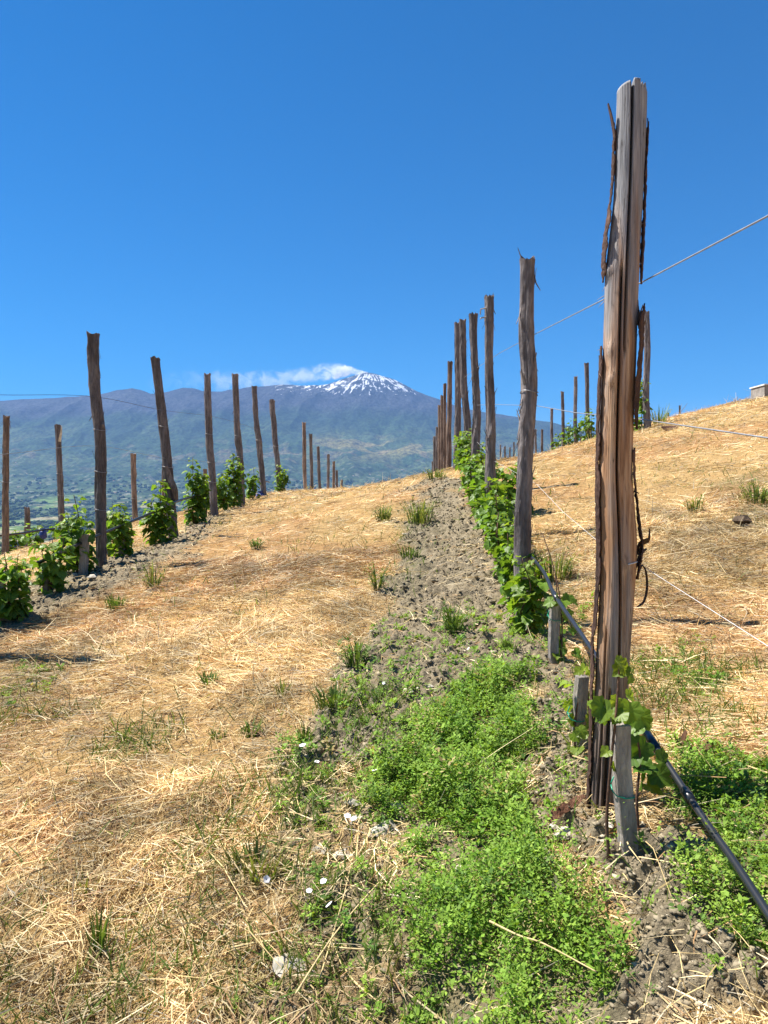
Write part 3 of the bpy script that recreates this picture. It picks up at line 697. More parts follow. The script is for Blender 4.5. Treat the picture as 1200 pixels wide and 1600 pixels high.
for (px, py, dd, lb) in ((695,600,17.1,'second post left of the touching pair, rising from the crest'), (691,618,19.6,'third post left of the touching pair, half hidden by the crest'), (687,633,22,'fourth post left of the touching pair, seen over the crest'), (683.5,667,24.5,'short looking post, fifth left of the touching pair'), (679.5,682,27,'short looking post, sixth left of the touching pair'), (677,721,29.4,'lowest stub of a post at the far end of the right row')):
    P(dd, [(px, py, 5.2), (px-.5, py+90, 5.4), (px-.5, py+140, 5.6)], lb, GR, flakes=0, sides=12, m=M_barktan if dd < 23 else M_bark)
P(.9, [(2000,200,140),(1990,900,150),(1980,2300,150)], 'wooden post out of view on the right that ends the wires', GR, flakes=0) if False else None
# left-hand row
P(5.35, [(-150,340,26),(-140,600,27),(-138,1020,28)], 'dark post just outside the left edge of the view', GL, flakes=0)
P(7.65, [(145,520,18),(149,610,17),(156,680,17),(157,770,17),(160,890,17)], 'tallest dark bark post of the left row, ragged at the head', GL, flakes=34, ties=(1.45, 1.05, .6), sides=26)
P(9.76, [(243,559,14),(252,630,14),(260,710,14),(265,780,15),(273,855,15)], 'leaning dark post with a torn tan strip of bark', GL, flakes=24, ties=(1.5, 1.0), sides=22)
P(12.2, [(323,584,10),(325,650,11),(330,730,11),(335,808,12)], 'dark post with a white tie low down beside the tall slim vine', GL, flakes=22, ties=(1.4, .9, .62), sides=20)
P(14.3, [(367,584,9),(370,660,9),(375,720,10),(378,790,11)], 'straight dark post rising behind two bushy vines', GL, flakes=18, ties=(1.4, .9), sides=18)
P(16.4, [(397,603,8),(402,670,8.5),(409,730,9),(412,784,9)], 'bare leaning dark post right of the two bushy vines', GL, flakes=16, ties=(1.3,), sides=18)
P(18.6, [(425,625,8),(429,680,8),(435,740,8.5),(437,780,9)], 'leaning post with a small vine round its foot', GL, flakes=14, ties=(1.3,), sides=16)
for (px, py, dd, wd, ln, lb) in ((475,660,21.8,5.5,2,'pale thin post, first of the small line on the left crest'), (485,678,24.3,5,3,'thin post with a sprig of green at its foot on the crest'), (497,698,26.7,4.6,5,'third thin post of the small line on the left crest'), (513,710,29.1,4.2,-1,'fourth thin post of the small line on the left crest'), (521.5,721,31.5,4,0,'fifth and paler thin post of the small line on the crest'), (526,735,34,3.6,2,'stub of a post, next to last of the small line'), (534,750,36.4,3.4,1,'shortest stub at the end of the small line of posts')):
    P(dd, [(px, py, wd), (px+ln*.4, py+50, wd*1.05), (px+ln, py+110, wd*1.1)], lb, GL, flakes=0, sides=12, m=M_barktan if px < 480 or 515 < px < 524 else M_bark)
# farther left row
P(12.9, [(11,650,9),(9,730,9.5),(8,850,10)], 'peeling grey post at the left edge of the farther row', GF, flakes=18, m=M_barktan, ties=(1.3,))
P(15, [(90,664,8.5),(93,740,8.5),(97,815,9)], 'brown post with a pale torn chip at its head', GF, flakes=16, ties=(1.5, 1.0, .6))
P(19.5, [(208,709,7.5),(209,770,7.5),(212,830,8)], 'reddish brown post standing alone right of the tallest dark post', GF, flakes=12, m=M_barktan, ties=(1.2,))
P(21.3, [(257,712,6),(256,760,6),(257,850,6.5)], 'thin reddish post half hidden behind the leaning dark post', GF, flakes=0, m=M_barktan)
P(24.4, [(320,733,5.5),(321,780,6),(321,850,6)], 'stub of a post left of the white tied dark post', GF, flakes=0, m=M_barktan)
P(21.7, [(42,793,7.5),(43,810,8),(44,900,8)], 'short dark stub of a post low in the left valley edge', 'posts of the lowest left row', flakes=6)
# row behind the right crest
P(15.1, [(1010,486,8.5),(1011,560,9),(1009,620,10),(1012,672,12)], 'dark post seen just right of the big split post, on the crest', GH, flakes=14)
P(18.6, [(938.5,556,6),(939,640,6.5),(940,690,7)], 'post almost hidden behind the left edge of the big split post', GH, flakes=0)
P(20.6, [(916.5,567,6.4),(917.5,620,6.2),(919,685,6.6)], 'tallest knob headed post of the crest row left of the big post', GH, flakes=8)
P(22.1, [(899.5,588,5.4),(898.5,640,5.6),(900,692,6)], 'second post of the crest row left of the big post', GH, flakes=6)
P(24.1, [(878.5,612,5),(880,660,5),(880,702,5.2)], 'third post of the crest row left of the big post', GH, flakes=0, sides=12)
P(26.2, [(862,638,4.2),(862.5,708,4.6)], 'fourth post of the crest row left of the big post', GH, flakes=0, sides=12)
P(28.3, [(847,671,3.8),(847,712,4)], 'small post of the crest row beside the smooth dark post', GH, flakes=0, sides=10)
P(30.5, [(836.5,671,3.6),(837,712,3.8)], 'small post touching the right edge of the smooth dark post', GH, flakes=0, sides=10)
for (px, py, lb) in ((782,695,'first of four tiny posts seen between the row and the smooth post'), (789,698,'second of four tiny posts between the row and the smooth post'), (796.5,699,'third of four tiny posts between the row and the smooth post'), (803,691,'darkest and tallest of four tiny posts beside the smooth post')):
    P(34, [(px, py, 2.6), (px, py+40, 2.8)], lb, GT, flakes=0, sides=8)
P(22, [(1062,634,2.8),(1062,662,3)], 'tiny dark stake poking over the right crest', GT, flakes=0, sides=8)
P(22, [(1044.5,645,2.6),(1044.5,668,3)], 'tiniest stub on the right crest by the dry grass tuft', GT, flakes=0, sides=8)

# the big split post
def big_post():
    d = 2.45
    K = [(120,987,45),(180,986,45.5),(300,982,44),(360,977,47),(421,972,51),(480,970,50),(550,968,50),(640,964,49),(740,961,49.5),(850,966,56),(930,964,52),(1030,958,51),(1100,955,50),(1200,949,49),(1285,946,52),(1330,945,54)]
    K = np.array(K, float)[::-1]; n = 330; sides = 340
    py = np.linspace(1330, 120, n); cx = np.interp(py, K[::-1, 0], K[::-1, 1]); w = np.interp(py, K[::-1, 0], K[::-1, 2])
    ker = np.hanning(25); ker /= ker.sum(); pad = lambda a: np.convolve(np.pad(a, 12, 'edge'), ker, 'valid')
    cx, w = pad(cx), pad(w)
    X = (cx-600)/FPX*d; Z = EYE-(py-YH)/FPX*(d-.05); Rr = w*.5/FPX*d
    fx, fy = X[18], d+.02; base = gz1(fx, fy)
    e = empty('vineyard_post', (fx, fy, base), 'big split grey and tan post with peeling bark, nearest in the right row', 'post', GR)
    th = np.linspace(0, 2*np.pi, sides, endpoint=False); T, ZZ = np.meshgrid(th, Z); PY = np.repeat(py[:, None], sides, 1)
    front = 1.5*np.pi-.325                                  # its split side, turned a little to the left
    def crack(off_py, off, py0, py1, sig, dep):
        o = np.interp(PY, off_py, off); tc = front+np.arcsin(np.clip(o, -.95, .95))+.03*(vn(ZZ*5, ZZ*0, 3)-.5)
        dt = (T-tc+np.pi) % (2*np.pi)-np.pi
        act = sstep(py0-25, py0+5, PY)*(1-sstep(py1-60, py1+10, PY)) if py0 > 130 else 1-sstep(py1-60, py1+10, PY)
        return dep*np.exp(-np.abs(dt/sig)**5)*act
    c = np.maximum(crack([120,300,420,520], [.05,.12,.32,.35], 0, 560, .095, .92), crack([430,550,740,850,1030], [-.03,0,.13,.10,.42], 430, 1075, .085, .9))
    c = np.maximum(c, crack([900,1330], [-.5,-.45], 1000, 1400, .06, .3)); c = np.maximum(c, crack([900,1330], [-.1,-.05], 1090, 1400, .09, .4))
    grain = .012*(vn(T*16, ZZ*2.2, 21)-.5)+.012*(vn(T*40, ZZ*5, 25)-.5)+.09*(vn(np.cos(T)*1.6+5, ZZ*2.6+np.sin(T), 27)-.5)
    low = sstep(1040, 1250, PY); grain = grain+low*(.14*(vn(T*9, ZZ*5, 29)-.5)+.08*(vn(T*22, ZZ*16, 30)-.5))
    # right half sits a little flatter than the rounded left half
    dr = (T-(front+.62)+np.pi) % (2*np.pi)-np.pi; flat = -.07*np.exp(-(dr/.5)**2)*(1-low)
    kn = 0
    for (kpx, kpy, a) in ((-.55, 545, .10), (-.35, 592, .13), (-.75, 418, .16), (.55, 880, .08)):
        tk = front+math.asin(kpx); dt = (T-tk+np.pi) % (2*np.pi)-np.pi; kn = kn+a*np.exp(-(dt/.28)**2-((PY-kpy)/11)**2)
    rad = Rr[:, None]*(1+grain+flat+kn-c)
    Px = X[:, None]+rad*np.cos(T); Pz = ZZ.copy(); Py_ = d+rad*np.sin(T)
    # head: left lobe rounded off, right lobe square and higher
    lx = np.sin(T-front); topk = sstep(185, 120, PY)
    drop = np.where(lx < .05, (.006+.014*np.clip(-lx, 0, 1)**2), np.where(lx > .62, .02+.012*np.sin(lx*40), .0))
    Pz = Pz-topk*drop
    V = np.stack([Px, Py_, Pz], -1); b = MB(); pole = b
    f = [(i*sides+k, i*sides+(k+1) % sides, (i+1)*sides+(k+1) % sides, (i+1)*sides+k) for i in range(n-1) for k in range(sides)]
    VV = np.r_[V.reshape(-1, 3), [[X[-1], d, Z[-1]-.03]]]; f += [((n-1)*sides+k, (n-1)*sides+(k+1) % sides, n*sides) for k in range(sides)]
    VV = VV-np.array([fx, fy, base])
    b.add(VV, f)
    # loose bark sheets that still cling to its sides
    def sheet(t0, t1, py0, py1, gap, seed, rag=.35, nz=60, nt_=9, mt=M_shred):
        rs = np.random.default_rng(seed); pyv = np.linspace(py0, py1, nz); xx = np.interp(-pyv, -py, X); rv = np.interp(-pyv, -py, Rr); zv = EYE-(pyv-YH)/FPX*d
        u = np.linspace(0, 1, nt_); vv = []
        mid = (t0+t1)/2-(.08 if t0 > 1 else .25); hw = (t1-t0)/2
        for lay in (0, 1):
            for i in range(nz):
                s_ = i/(nz-1); h = hw*(1-rag*vn(np.array([pyv[i]*.06]), np.array([seed*1.]), 3)[0]-rag*.35*vn(np.array([pyv[i]*.35]), np.array([seed*2.]), 4)[0])*min(1, .25+6*min(s_, 1-s_))
                g = np.interp(s_, np.linspace(0, 1, len(gap)), gap)
                for q in u:
                    t = mid+(q*2-1)*h; r = rv[i]*1.02+g+.004*vn(np.array([q*5]), np.array([pyv[i]*.2]), seed)[0]+(.004 if lay else 0)
                    vv.append((xx[i]+r*math.cos(t), d+r*math.sin(t), zv[i]))
        L = nz*nt_; f = []
        for i in range(nz-1):
            for k in range(nt_-1):
                a = i*nt_+k; f += [(a, a+1, a+nt_+1, a+nt_), (L+a, L+a+nt_, L+a+nt_+1, L+a+1)]
            a = i*nt_; f += [(a, a+nt_, L+a+nt_, L+a), (a+nt_-1, L+a+nt_-1, L+a+2*nt_-1, a+2*nt_-1)]
        bb = MB(); bb.add(vv, f); bb.build('bark_strip', mt, e)
    pi = math.pi
    sheet(pi-.55, pi+.34, 190, 335, [.002, .002, .003, .006], 1, .25)
    sheet(pi-.6, pi+.55, 318, 440, [.006, .010, .012, .008, .002], 2, .3)
    sheet(pi-.6, pi+.42, 540, 735, [.002, .006, .006, .004], 3, .3)
    sheet(pi-.8, pi+.5, 700, 1010, [.003, .006, .004, .008, .014], 4, .22)
    sheet(pi-.8, pi+.42, 980, 1290, [.012, .010, .004, .003], 5, .3)
    sheet(-.3, .55, 192, 445, [.003, .002, .004, .006, .004], 6, .45)
    sheet(-.75, .5, 478, 672, [.016, .016, .014, .010, .008], 7, .15)
    sheet(-.3, .5, 760, 905, [.004, .008, .014, .004], 8, .5)
    sheet(-.55, .1, 700, 760, [.002, .004], 9, .4)
    # curls and splinters
    def curl(pp, wd, dz=0, mt=M_shred, wdir=(0, 1, .2)):
        bb = MB(); q = catmull([tuple(at(a, b_, d+dz)) for a, b_ in pp], 16)
        bb.ribbon(q.tolist(), [wd*(.35+.65*math.sin(math.pi*(.12+.85*i/15))) for i in range(16)], wdir, .003); bb.build('bark_curl', mt, e)
    curl([(962,235),(959,205),(955,182),(950,162)], .022, 0)
    curl([(993,872),(999,851),(1008,846),(1014,842),(1015,826)], .034, 0, wdir=(.5, 1, -.6))
    curl([(992,890),(1000,868),(1010,857)], .018, .01)
    curl([(994,905),(1002,884),(1009,892),(1011,918),(1006,940),(996,948)], .016, 0)
    curl([(994,900),(1000,905),(994,946),(991,950)], .010, .01) if False else None
    curl([(985,788),(990,768),(998,771)], .012, 0)
    curl([(1002,252),(1008,215),(1012,200),(1012,185)], .016, 0, wdir=(.4, 1, 0))
    bb = MB()
    for k in range(14):
        a = at(997+random.uniform(-4, 8), 505+random.uniform(-5, 12), d+random.uniform(-.02, .02)); c2 = a+Vector((random.uniform(-.01, .03), random.uniform(-.01, .01), random.uniform(.03, .075)))
        bb.tube([a, c2], [.005, .0015], 5)
    bb.build('splinters', M_barktan, e)
    bb = MB(); off = Vector((fx, fy, base))
    for k in range(46):
        i = random.choice((-1, 1)); pyk = random.uniform(180, 1240); xk = np.interp(-pyk, -py, X)+i*np.interp(-pyk, -py, Rr); a = Vector((xk, d+random.uniform(-.02, .02), EYE-(pyk-YH)/FPX*d))
        pole.tube([a-off-Vector((i*.006, 0, 0)), a-off+Vector((i*random.uniform(.004, .022), random.uniform(-.01, .01), random.uniform(-.03, .03)))], [.0016, .0005], 4)
    o = pole.build('pole', M_big, None, smooth=True); o.parent = e
    bb = MB(); i = int(np.argmin(np.abs(py-886)))
    bb.tube([(X[i]+Rr[i]*1.06*math.cos(a), d+Rr[i]*1.06*math.sin(a), Z[i]+.012*math.cos(a+.4)) for a in np.linspace(-1.3, 1.9, 16)], .0022, 6); bb.build('wire_tie', M_twine, e)
big_post()
# torn bark on the leaning dark post
e = [o for o in C.objects if o.type == 'EMPTY' and o.get('label', '').startswith('leaning dark post with a torn')][0]
b = MB(); b.ribbon(catmull([tuple(at(*p)) for p in ((260,728,9.68),(266,748,9.66),(273,765,9.64),(276,782,9.66))], 12).tolist(), [.03+.05*math.sin(i*.27) for i in range(12)], (1, .3, .2), .006); b.build('torn_bark', M_barktan, e)
e = [o for o in C.objects if o.type == 'EMPTY' and o.get('label', '').startswith('brown post with a pale')][0]
b = MB(); b.ribbon([tuple(at(*p)) for p in ((93,690,14.9),(95.5,676,14.88),(96.5,665,14.88))], [.05, .04, .01], (1, .2, 0), .01); b.build('torn_chip', M_palestone, e)

# ------------------------------------------------------------------ wires and pipes
def run(name, pts, rad, m, label, cat, sides=6, n=10, group=None):
    q = catmull([tuple(p) for p in pts], n*len(pts)) if n > 1 else np.array([tuple(p) for p in pts]); b = MB(); b.tube(q.tolist(), rad, sides)
    return tag(b.build(name, m, None, True), label, cat, group)
def V3(x, y, z): return Vector((x, y, z+EYE))
GW = 'trellis wires of the right row'
run('trellis_wire', [V3(.60,-2.4,.40), V3(.83,1.6,.585), at(1003,441,2.5), at(945,467,2.62), at(838,521,4.9), at(780,552,7.3), at(745,575,9.9), at(725,590,12.2)], .0022, M_wire, 'thick top wire climbing to the upper right edge', 'wire', n=1, group=GW)
run('trellis_wire', [V3(.62,-2.4,-.05), V3(.83,1.6,.105), at(1000,655,2.5), at(900,645,3.6), at(838,634,4.9), at(772,632,7.4), at(745,633,9.9)], .0021, M_wire, 'middle wire crossing the big post at the height of the crest', 'wire', n=1, group=GW)
run('trellis_wire', [V3(.62,-2.4,-.62), V3(.83,1.6,-.345), at(1000,882,2.5), at(937,848,2.62), at(880,800,3.5), at(838,756,4.9), at(772,720,7.4), at(745,690,9.9)], .0009, M_twine, 'thin pale wire running low over the right hand straw', 'wire', n=1, group=GW)
GWL = 'trellis wires of the left row'
run('trellis_wire', [at(-200,612,4.4), at(0,617,5.9), at(148,620,7.6), at(255,641,9.7), at(327,650,12.1), at(372,661,14.2), at(404,672,16.3)], .0022, M_pipe, 'upper wire of the left row against the sky', 'wire', group=GWL)
run('trellis_wire', [at(-200,720,4.4), at(0,710,5.9), at(152,697,7.6), at(258,716,9.7), at(330,722,12.1), at(374,725,14.2), at(408,733,16.3)], .0018, M_wire, 'thin middle wire of the left row in front of the valley', 'wire', group=GWL)
def pipe():
    base = [(.64,-2.4,.30),(.70,0,.26),(.85,1.64,None)]
    pts = [V3(.58,-2.4,-1.28), V3(.74,.2,-1.12), at(1203,1432,1.64), at(1100,1280,2.02), at(1004,1136,2.5), at(920,1008,3.25), at(868,932,4.0), at(842,884,4.6)]
    for dd in (6.2, 8, 10, 12.5, 15): x = .70+.05*dd; pts.append(Vector((x, dd, gz1(x, dd)+.36)))
    o = run('irrigation_pipe', pts, .0105, M_pipe, 'black irrigation pipe running along the right vine row', 'pipe', 12, 14)
    q = catmull([tuple(p) for p in pts], 400)
    for yy in (2.42, 2.12, 3.0, 4.0):
        i = int(np.argmin(np.abs(q[:, 1]-yy))); b = MB(); b.tube([tuple(q[i-3]), tuple(q[i]), tuple(q[i+3])] if yy > 2.3 else [tuple(q[i-2]), tuple(q[i+2])], .0145, 12); b.build('pipe_joint', M_pipe, o, True)
    pts = [at(-420,1020,3.4), at(-170,960,4.5), at(0,898,5.8), at(60,879,6.4), at(150,838,7.5), at(240,800,9.1), at(280,782,9.9)]
    for dd in (12, 14, 16.5, 19): x = -2.95; pts.append(Vector((x, dd, gz1(x, dd)+.42)))
    run('irrigation_pipe', pts, .016, M_pipe, 'black irrigation pipe strung along the left vine row', 'pipe', 10)
    pts = [at(-60,842,13), at(20,835,13.6), at(60,829,14.4), at(85,826,15)]
    run('irrigation_pipe', pts, .02, M_pipe, 'black pipe of the farther left row near the valley edge', 'pipe', 8)
pipe()

# ------------------------------------------------------------------ vines
LH = [(.14,-.10),(.30,-.13),(.42,-.02),(.47,.12),(.58,.22),(.56,.36),(.47,.46),(.47,.62),(.36,.72),(.25,.72),(.15,.88)]
LT = [(0,0)]+LH+[(0,1.02)]+[(-a, l) for a, l in LH[::-1]]
VN = (0, 3, 6, 10, 12, 14, 18, 21)
def leaf(b, c, tip, nrm, size, col, rs):
    """a lobed, folded, drooping vine leaf hung at c"""
    t = Vector(tip).normalized(); n = Vector(nrm); n = (n-t*n.dot(t)).normalized(); s = t.cross(n); v = []
    fold = rs.uniform(.1, .5); droop = rs.uniform(.1, .45)
    nl = len(LT); cc = [np.array(col)*1.15]; v.append(tuple(Vector(c)+t*.28*size))
    for rg in (.55, 1.0):
        for k, (a, l) in enumerate(LT):
            j = 1+rs.normal(0, .05); a2, l2 = a*rg*j, .28+(l-.28)*rg*j; vein = k in VN
            v.append(tuple(Vector(c)+(s*a2+t*l2+n*(abs(a2)*fold-droop*l2*l2*.6+(-.035 if vein else .03)*(rg < 1)+(.02*math.sin(k*2.1) if rg == 1 else 0)))*size)); cc.append(np.array(col)*((1.3 if vein else .9) if rg < 1 else 1.0))
    b.add(v, [(0, 1+k, 1+(k+1) % nl) for k in range(nl)]+[(1+k, 1+nl+k, 1+nl+(k+1) % nl, 1+(k+1) % nl) for k in range(nl)], np.array(cc))
def lcol(rs, young=0.0):
    c = np.array([.10, .21, .024])*(1-young)+np.array([.27, .36, .04])*young
    return c*rs.uniform(.7, 1.35)
def make_vine(x, y, h, wid, nl, label, group, seed, size=.085, shoots=4, tall=0.0, bare=.12, young=.15, elong=1.0, name='grapevine'):
    rs = np.random.default_rng(5000+seed); g = gm1(x, y); e = empty(name, (x, y, g), label, 'vine', group)
    w = MB(); b = MB(); axes = []
    for k in range(shoots):
        a = rs.uniform(0, 6.28); rr = wid*.5*rs.uniform(.1, .8); hh = h*rs.uniform(.8, 1.0)
        tx, ty = math.cos(a)*rr, math.sin(a)*rr*elong
        if k == 0 and tall: hh = h+tall; tx *= .3; ty *= .3
        q = catmull([(x+rs.normal(0, .012), y+rs.normal(0, .012), g-.04), (x+tx*.25+rs.normal(0, .015), y+ty*.25, g+hh*.3), (x+tx*.8+rs.normal(0, .02), y+ty*.8, g+hh*.65), (x+tx, y+ty, g+hh)], 12)
        w.tube(q.tolist(), [.010-.0006*i for i in range(12)] if k < 2 else [.006-.0003*i for i in range(12)], 6); axes.append((q, hh))
    for k in range(nl):
        q, hh = axes[k % shoots]; t = rs.uniform(bare, 1.0); i = t*11; i0 = min(int(i), 10); p = q[i0]+(q[i0+1]-q[i0])*(i-i0)
        big = 1-.45*max(0, t-.7)/.3
        if k % shoots == 0 and tall and t > h/(h+tall):
            if rs.random() < .35 and t < .86: continue
            rr = .03+.03*rs.random()
        else: rr = wid*.5*rs.uniform(.15, .75)*(1-.4*t)
        a = rs.uniform(0, 6.28); o = Vector((math.cos(a), math.sin(a)*elong, rs.normal(0, .25)))
        c = Vector(p)+o*rr; tip = o*.8+Vector((0, 0, rs.uniform(-1.1, .25))); nr = o*.6+Vector((rs.normal(0, .35), rs.normal(0, .35), .9))
        leaf(b, c, tip, nr, size*rs.uniform(.6, 1.25)*big, lcol(rs, min(1, young*rs.uniform(.2, 1.4)+.35*(t > .9))), rs)
    w.build('stems', M_vinewood, e, True); b.build('leaves', M_leaf, e, True)
    return e
GV = 'vines of the right row'; GVL = 'vines of the left row'; GVF = 'vines of the farther left row'; GVH = 'vines on the right crest'
RV = [(4.62,.55,.46,120,.3,'yellowish young vine at the front of the right row hedge'), (5.15,.60,.52,170,.12,'bright vine hugging the foot of the smooth dark post'), (5.9,.60,.55,180,.1,'leafy vine left of the smooth dark post'), (6.6,.66,.58,190,.08,'full vine in front of the hook headed post, low side'), (7.3,.68,.6,200,.08,'bushy vine round the foot of the post with the hook'), (8.2,.70,.62,190,.08,'dense vine between hook headed post and ragged headed post'), (9.1,.74,.62,190,.06,'dense vine just before the ragged headed post'), (10.1,.76,.64,170,.05,'vine wrapping the foot of the ragged headed post'), (11.2,.82,.64,150,.05,'tall vine just below the touching pair of posts'), (12.3,.7,.5,100,.05,'farthest vine of the hedge at the touching pair')]
for i, (d, h, wd, nl, yg, lb) in enumerate(RV):
    make_vine(.735+.046*d-(.05 if d < 5.5 else 0), d, h*.9, np.interp(d, [4.6, 6, 7.3, 12], [.25, .30, .40, .42]), int(nl*1.3), lb, GV, i, .068 if d < 7 else .08, 5, 0, .2, yg+.12, 1.7)
make_vine(1.40, 8.3, .62, .55, 150, 'dark vine behind and right of the post with the hook', GV, 40, .11, 4)
LV = [(10,5.75,.56,.40,130,0,.10,'nearest left vine, cut by the left edge of the view'), (80,6.5,.50,.30,95,0,.15,'low vine by a grey stake, second in the left row'), (122,7.3,.64,.46,150,.16,.1,'broad vine with one tall topped shoot left of the tallest post'), (190,8.2,.50,.28,85,0,.15,'small vine on a grey stake right of the tallest post'), (178,9.0,.66,.4,90,0,.1,'vine half hidden behind the tallest post'), (250,9.3,.60,.42,150,.24,.12,'round vine with a lone high sprig before the leaning post'), (304,11.2,.92,.36,190,.12,.05,'tall slim dark vine tapering to a tip'), (322,12.4,.75,.3,80,0,.05,'narrow vine tucked behind the tall slim vine'), (349,13.2,.72,.34,100,0,.06,'left one of two bushy vines by the straight post'), (366,13.9,.95,.38,150,.1,.05,'right and taller of two bushy vines by the straight post'), (394,15.8,.58,.36,70,.12,.05,'small thin vine left of the bare leaning post'), (437,18.2,.62,.42,90,.12,.1,'lone small vine on the last dark post of the left row')]
for i, (px, d, h, wd, nl, tl, yg, lb) in enumerate(LV):
    x = (px-600)/FPX*d; make_vine(x, d, h, wd, int(nl*1.5), lb, GVL, 60+i, .08 if d < 8 else .092, 4, tl, .16, yg+.1)
for i, (px, d, h, wd, nl, lb) in enumerate(((26,14.2,.55,.4,60,'pale little vine beside the peeling grey post'), (52,14.8,.62,.45,75,'vine in the farther row next to the short stub'), (92,15.2,.5,.4,50,'vine at the foot of the chip headed brown post'), (200,18.8,.6,.4,50,'vine by the lone reddish brown post'), (222,20.5,.6,.5,50,'thin vine of the farther row right of the reddish post'))):
    make_vine((px-600)/FPX*d, d, h, wd, nl, lb, GVF, 90+i, .12, 3)
for i, (px, d, h, wd, nl, lb) in enumerate(((1003,15.2,1.1,.4,80,'tall thin vine at the foot of the crest post right of the big post'), (988,15.6,.6,.5,60,'low vine peeping out right of the big post'), (945,18.8,1.0,.5,70,'thin vine close to the left edge of the big post'), (925,20.4,.9,.6,80,'straggly vine under the knob headed post'), (908,22,.8,.6,70,'bushy crest vine beside the second crest post'), (888,24,.7,.6,60,'low crest vine left of the second crest post'), (872,26,.7,.7,60,'small crest vine by the third crest post'), (486,24.2,.9,.3,30,'sprig of vine on the thin post of the left crest'))):
    make_vine((px-600)/FPX*d, d, h, wd, nl, lb, GVH, 100+i, .11, 4, 0, .1, .2)

# ------------------------------------------------------------------ stakes and young vines
def stake(d, top, bot, wpx, label, group, seed, tie=None, rz=.12):
    rs = np.random.default_rng(seed); p1 = at(top[0], top[1], d); p0 = at(bot[0], bot[1], d); w = wpx/FPX*d; g = gm1(p0.x, d)
    p0.z = min(p0.z, g-.03); e = MB(); v = []
    n = 14
    for i in range(n):
        t = i/(n-1); c = p0+(p1-p0)*t; ww = w*(1+.05*rs.normal())*(.82 if t < .12 else 1)
        for sx, sy in ((-1, -1), (1, -1), (1, 1), (-1, 1)):
            xx, yy = sx*ww/2, sy*w/2*.9; v.append((c.x+.006*math.sin(t*5+seed)+xx*math.cos(rz)-yy*math.sin(rz), c.y+xx*math.sin(rz)+yy*math.cos(rz), c.z))
    f = [(i*4+k, i*4+(k+1) % 4, i*4+4+(k+1) % 4, i*4+4+k) for i in range(n-1) for k in range(4)]+[(n*4-4, n*4-3, n*4-2, n*4-1)]
    e.add(v, f); o = e.build('wooden_stake', M_stake); tag(o, label, 'stake', group)
    bv = o.modifiers.new('edge', 'BEVEL'); bv.width = .002; bv.segments = 1
    if tie:
        b = MB(); c = at(tie[0], tie[1], d); r = w*.5
        b.tube([(c.x+r*x_, c.y+r*y_, c.z+dz) for (x_, y_, dz) in ((-1.5, -.3, .026), (-1.45, -.9, .012), (-1.1, -1.25, .002), (0, -1.25, -.006), (1.15, -1.15, -.004), (1.25, 0, 0), (1.1, 1.2, .004), (0, 1.3, .008), (-1.2, 1.1, .01), (-1.6, .4, .012), (-1.6, -.2, .02), (-1.2, -.5, .05))], .0022, 6)
        tag(b.build('plant_tie', M_green, None, True), tie[2], 'tie', 'green plant ties')
GS = 'short stakes of the right row'; GSL = 'short stakes of the left row'
stake(2.15, (971, 1131), (979, 1352), 25, 'pale grey square stake in front of the big split post', GS, 1, (972, 1238, 'green tie round the nearest grey stake'))
stake(2.85, (908, 1056), (907, 1192), 18, 'dark grey stake left of the foot of the big post', GS, 2, (900, 1122, 'green tie on the dark stake left of the big post'))
stake(4.0, (866, 938), (866, 1044), 14, 'grey stake under the black pipe with a green tie', GS, 3, (866, 967, 'green tie on the stake under the black pipe'))
stake(7.2, (131, 835), (131, 915), 12, 'grey stake in the broad vine left of the tallest post', GSL, 4)
stake(6.5, (71, 885), (71, 952), 9, 'grey stake at the foot of the second left vine', GSL, 5)
stake(8.2, (191, 843), (192, 892), 10, 'grey stake under the small vine right of the tallest post', GSL, 6)
stake(5.75, (3, 900), (3, 975), 10, 'grey stake at the left edge under the nearest left vine', GSL, 7)
def young_vine(label, stems, leaves, group, seed, d):
    rs = np.random.default_rng(seed); x, y = (stems[0][0][0]-600)/FPX*d, d; g = gm1(x, y); e = empty('grapevine', (x, y, g), label, 'vine', group)
    w = MB(); b = MB()
    for s in stems:
        q = catmull([tuple(at(px, py, d+dz)) for (px, py, dz) in s], 18); w.tube(q.tolist(), [.0055-.00018*i for i in range(18)], 7)
    for (px, py, dz, sz, yg) in leaves:
        c = at(px, py, d+dz); a = rs.uniform(0, 6.28)
        tip = Vector((rs.normal(0, .7), rs.normal(-.3, .4), rs.uniform(-.9, -.1))); leaf(b, c, tip, Vector((rs.normal(0, .45), -.55+rs.normal(0, .2), .7)), sz*.72, lcol(rs, yg), rs)
    w.build('stems', M_vinewood, e, True); b.build('leaves', M_leaf, e, True)
LF = [(968,1036,0,.065,.9),(978,1040,.02,.07,.7),(985,1052,.03,.05,.5),(962,1030,-.02,.05,.95),(945,1098,0,.085,.4),(955,1108,-.02,.09,.35),(930,1096,.02,.06,.5),(938,1112,.03,.06,.35),(985,1098,.02,.095,.4),(995,1110,.05,.09,.3),(975,1112,0,.07,.5),(965,1090,.02,.05,.9),(978,1086,.05,.06,.8),(1002,1130,.05,.09,.2),(990,1140,.08,.08,.15),(1010,1160,.1,.09,.1),(998,1175,.1,.09,.1),(1015,1190,.12,.09,.15),(1002,1210,.1,.09,.2),(1025,1185,.14,.08,.3),(1010,1225,.12,.08,.3),(952,1172,0,.045,.8),(955,1195,0,.04,.8),(1020,1205,.12,.09,.2),(994,1195,.1,.09,.1)]
young_vine('young vine with yellow green leaves tied to the nearest grey stake', [[(952,1340,0),(948,1280,0),(954,1200,.0),(962,1120,.0),(966,1070,.02),(968,1034,.0)], [(1000,1330,.06),(995,1250,.07),(1000,1180,.09),(985,1110,.06)], [(968,1320,.05),(966,1240,.05)]], LF, GV, 11, 2.13)
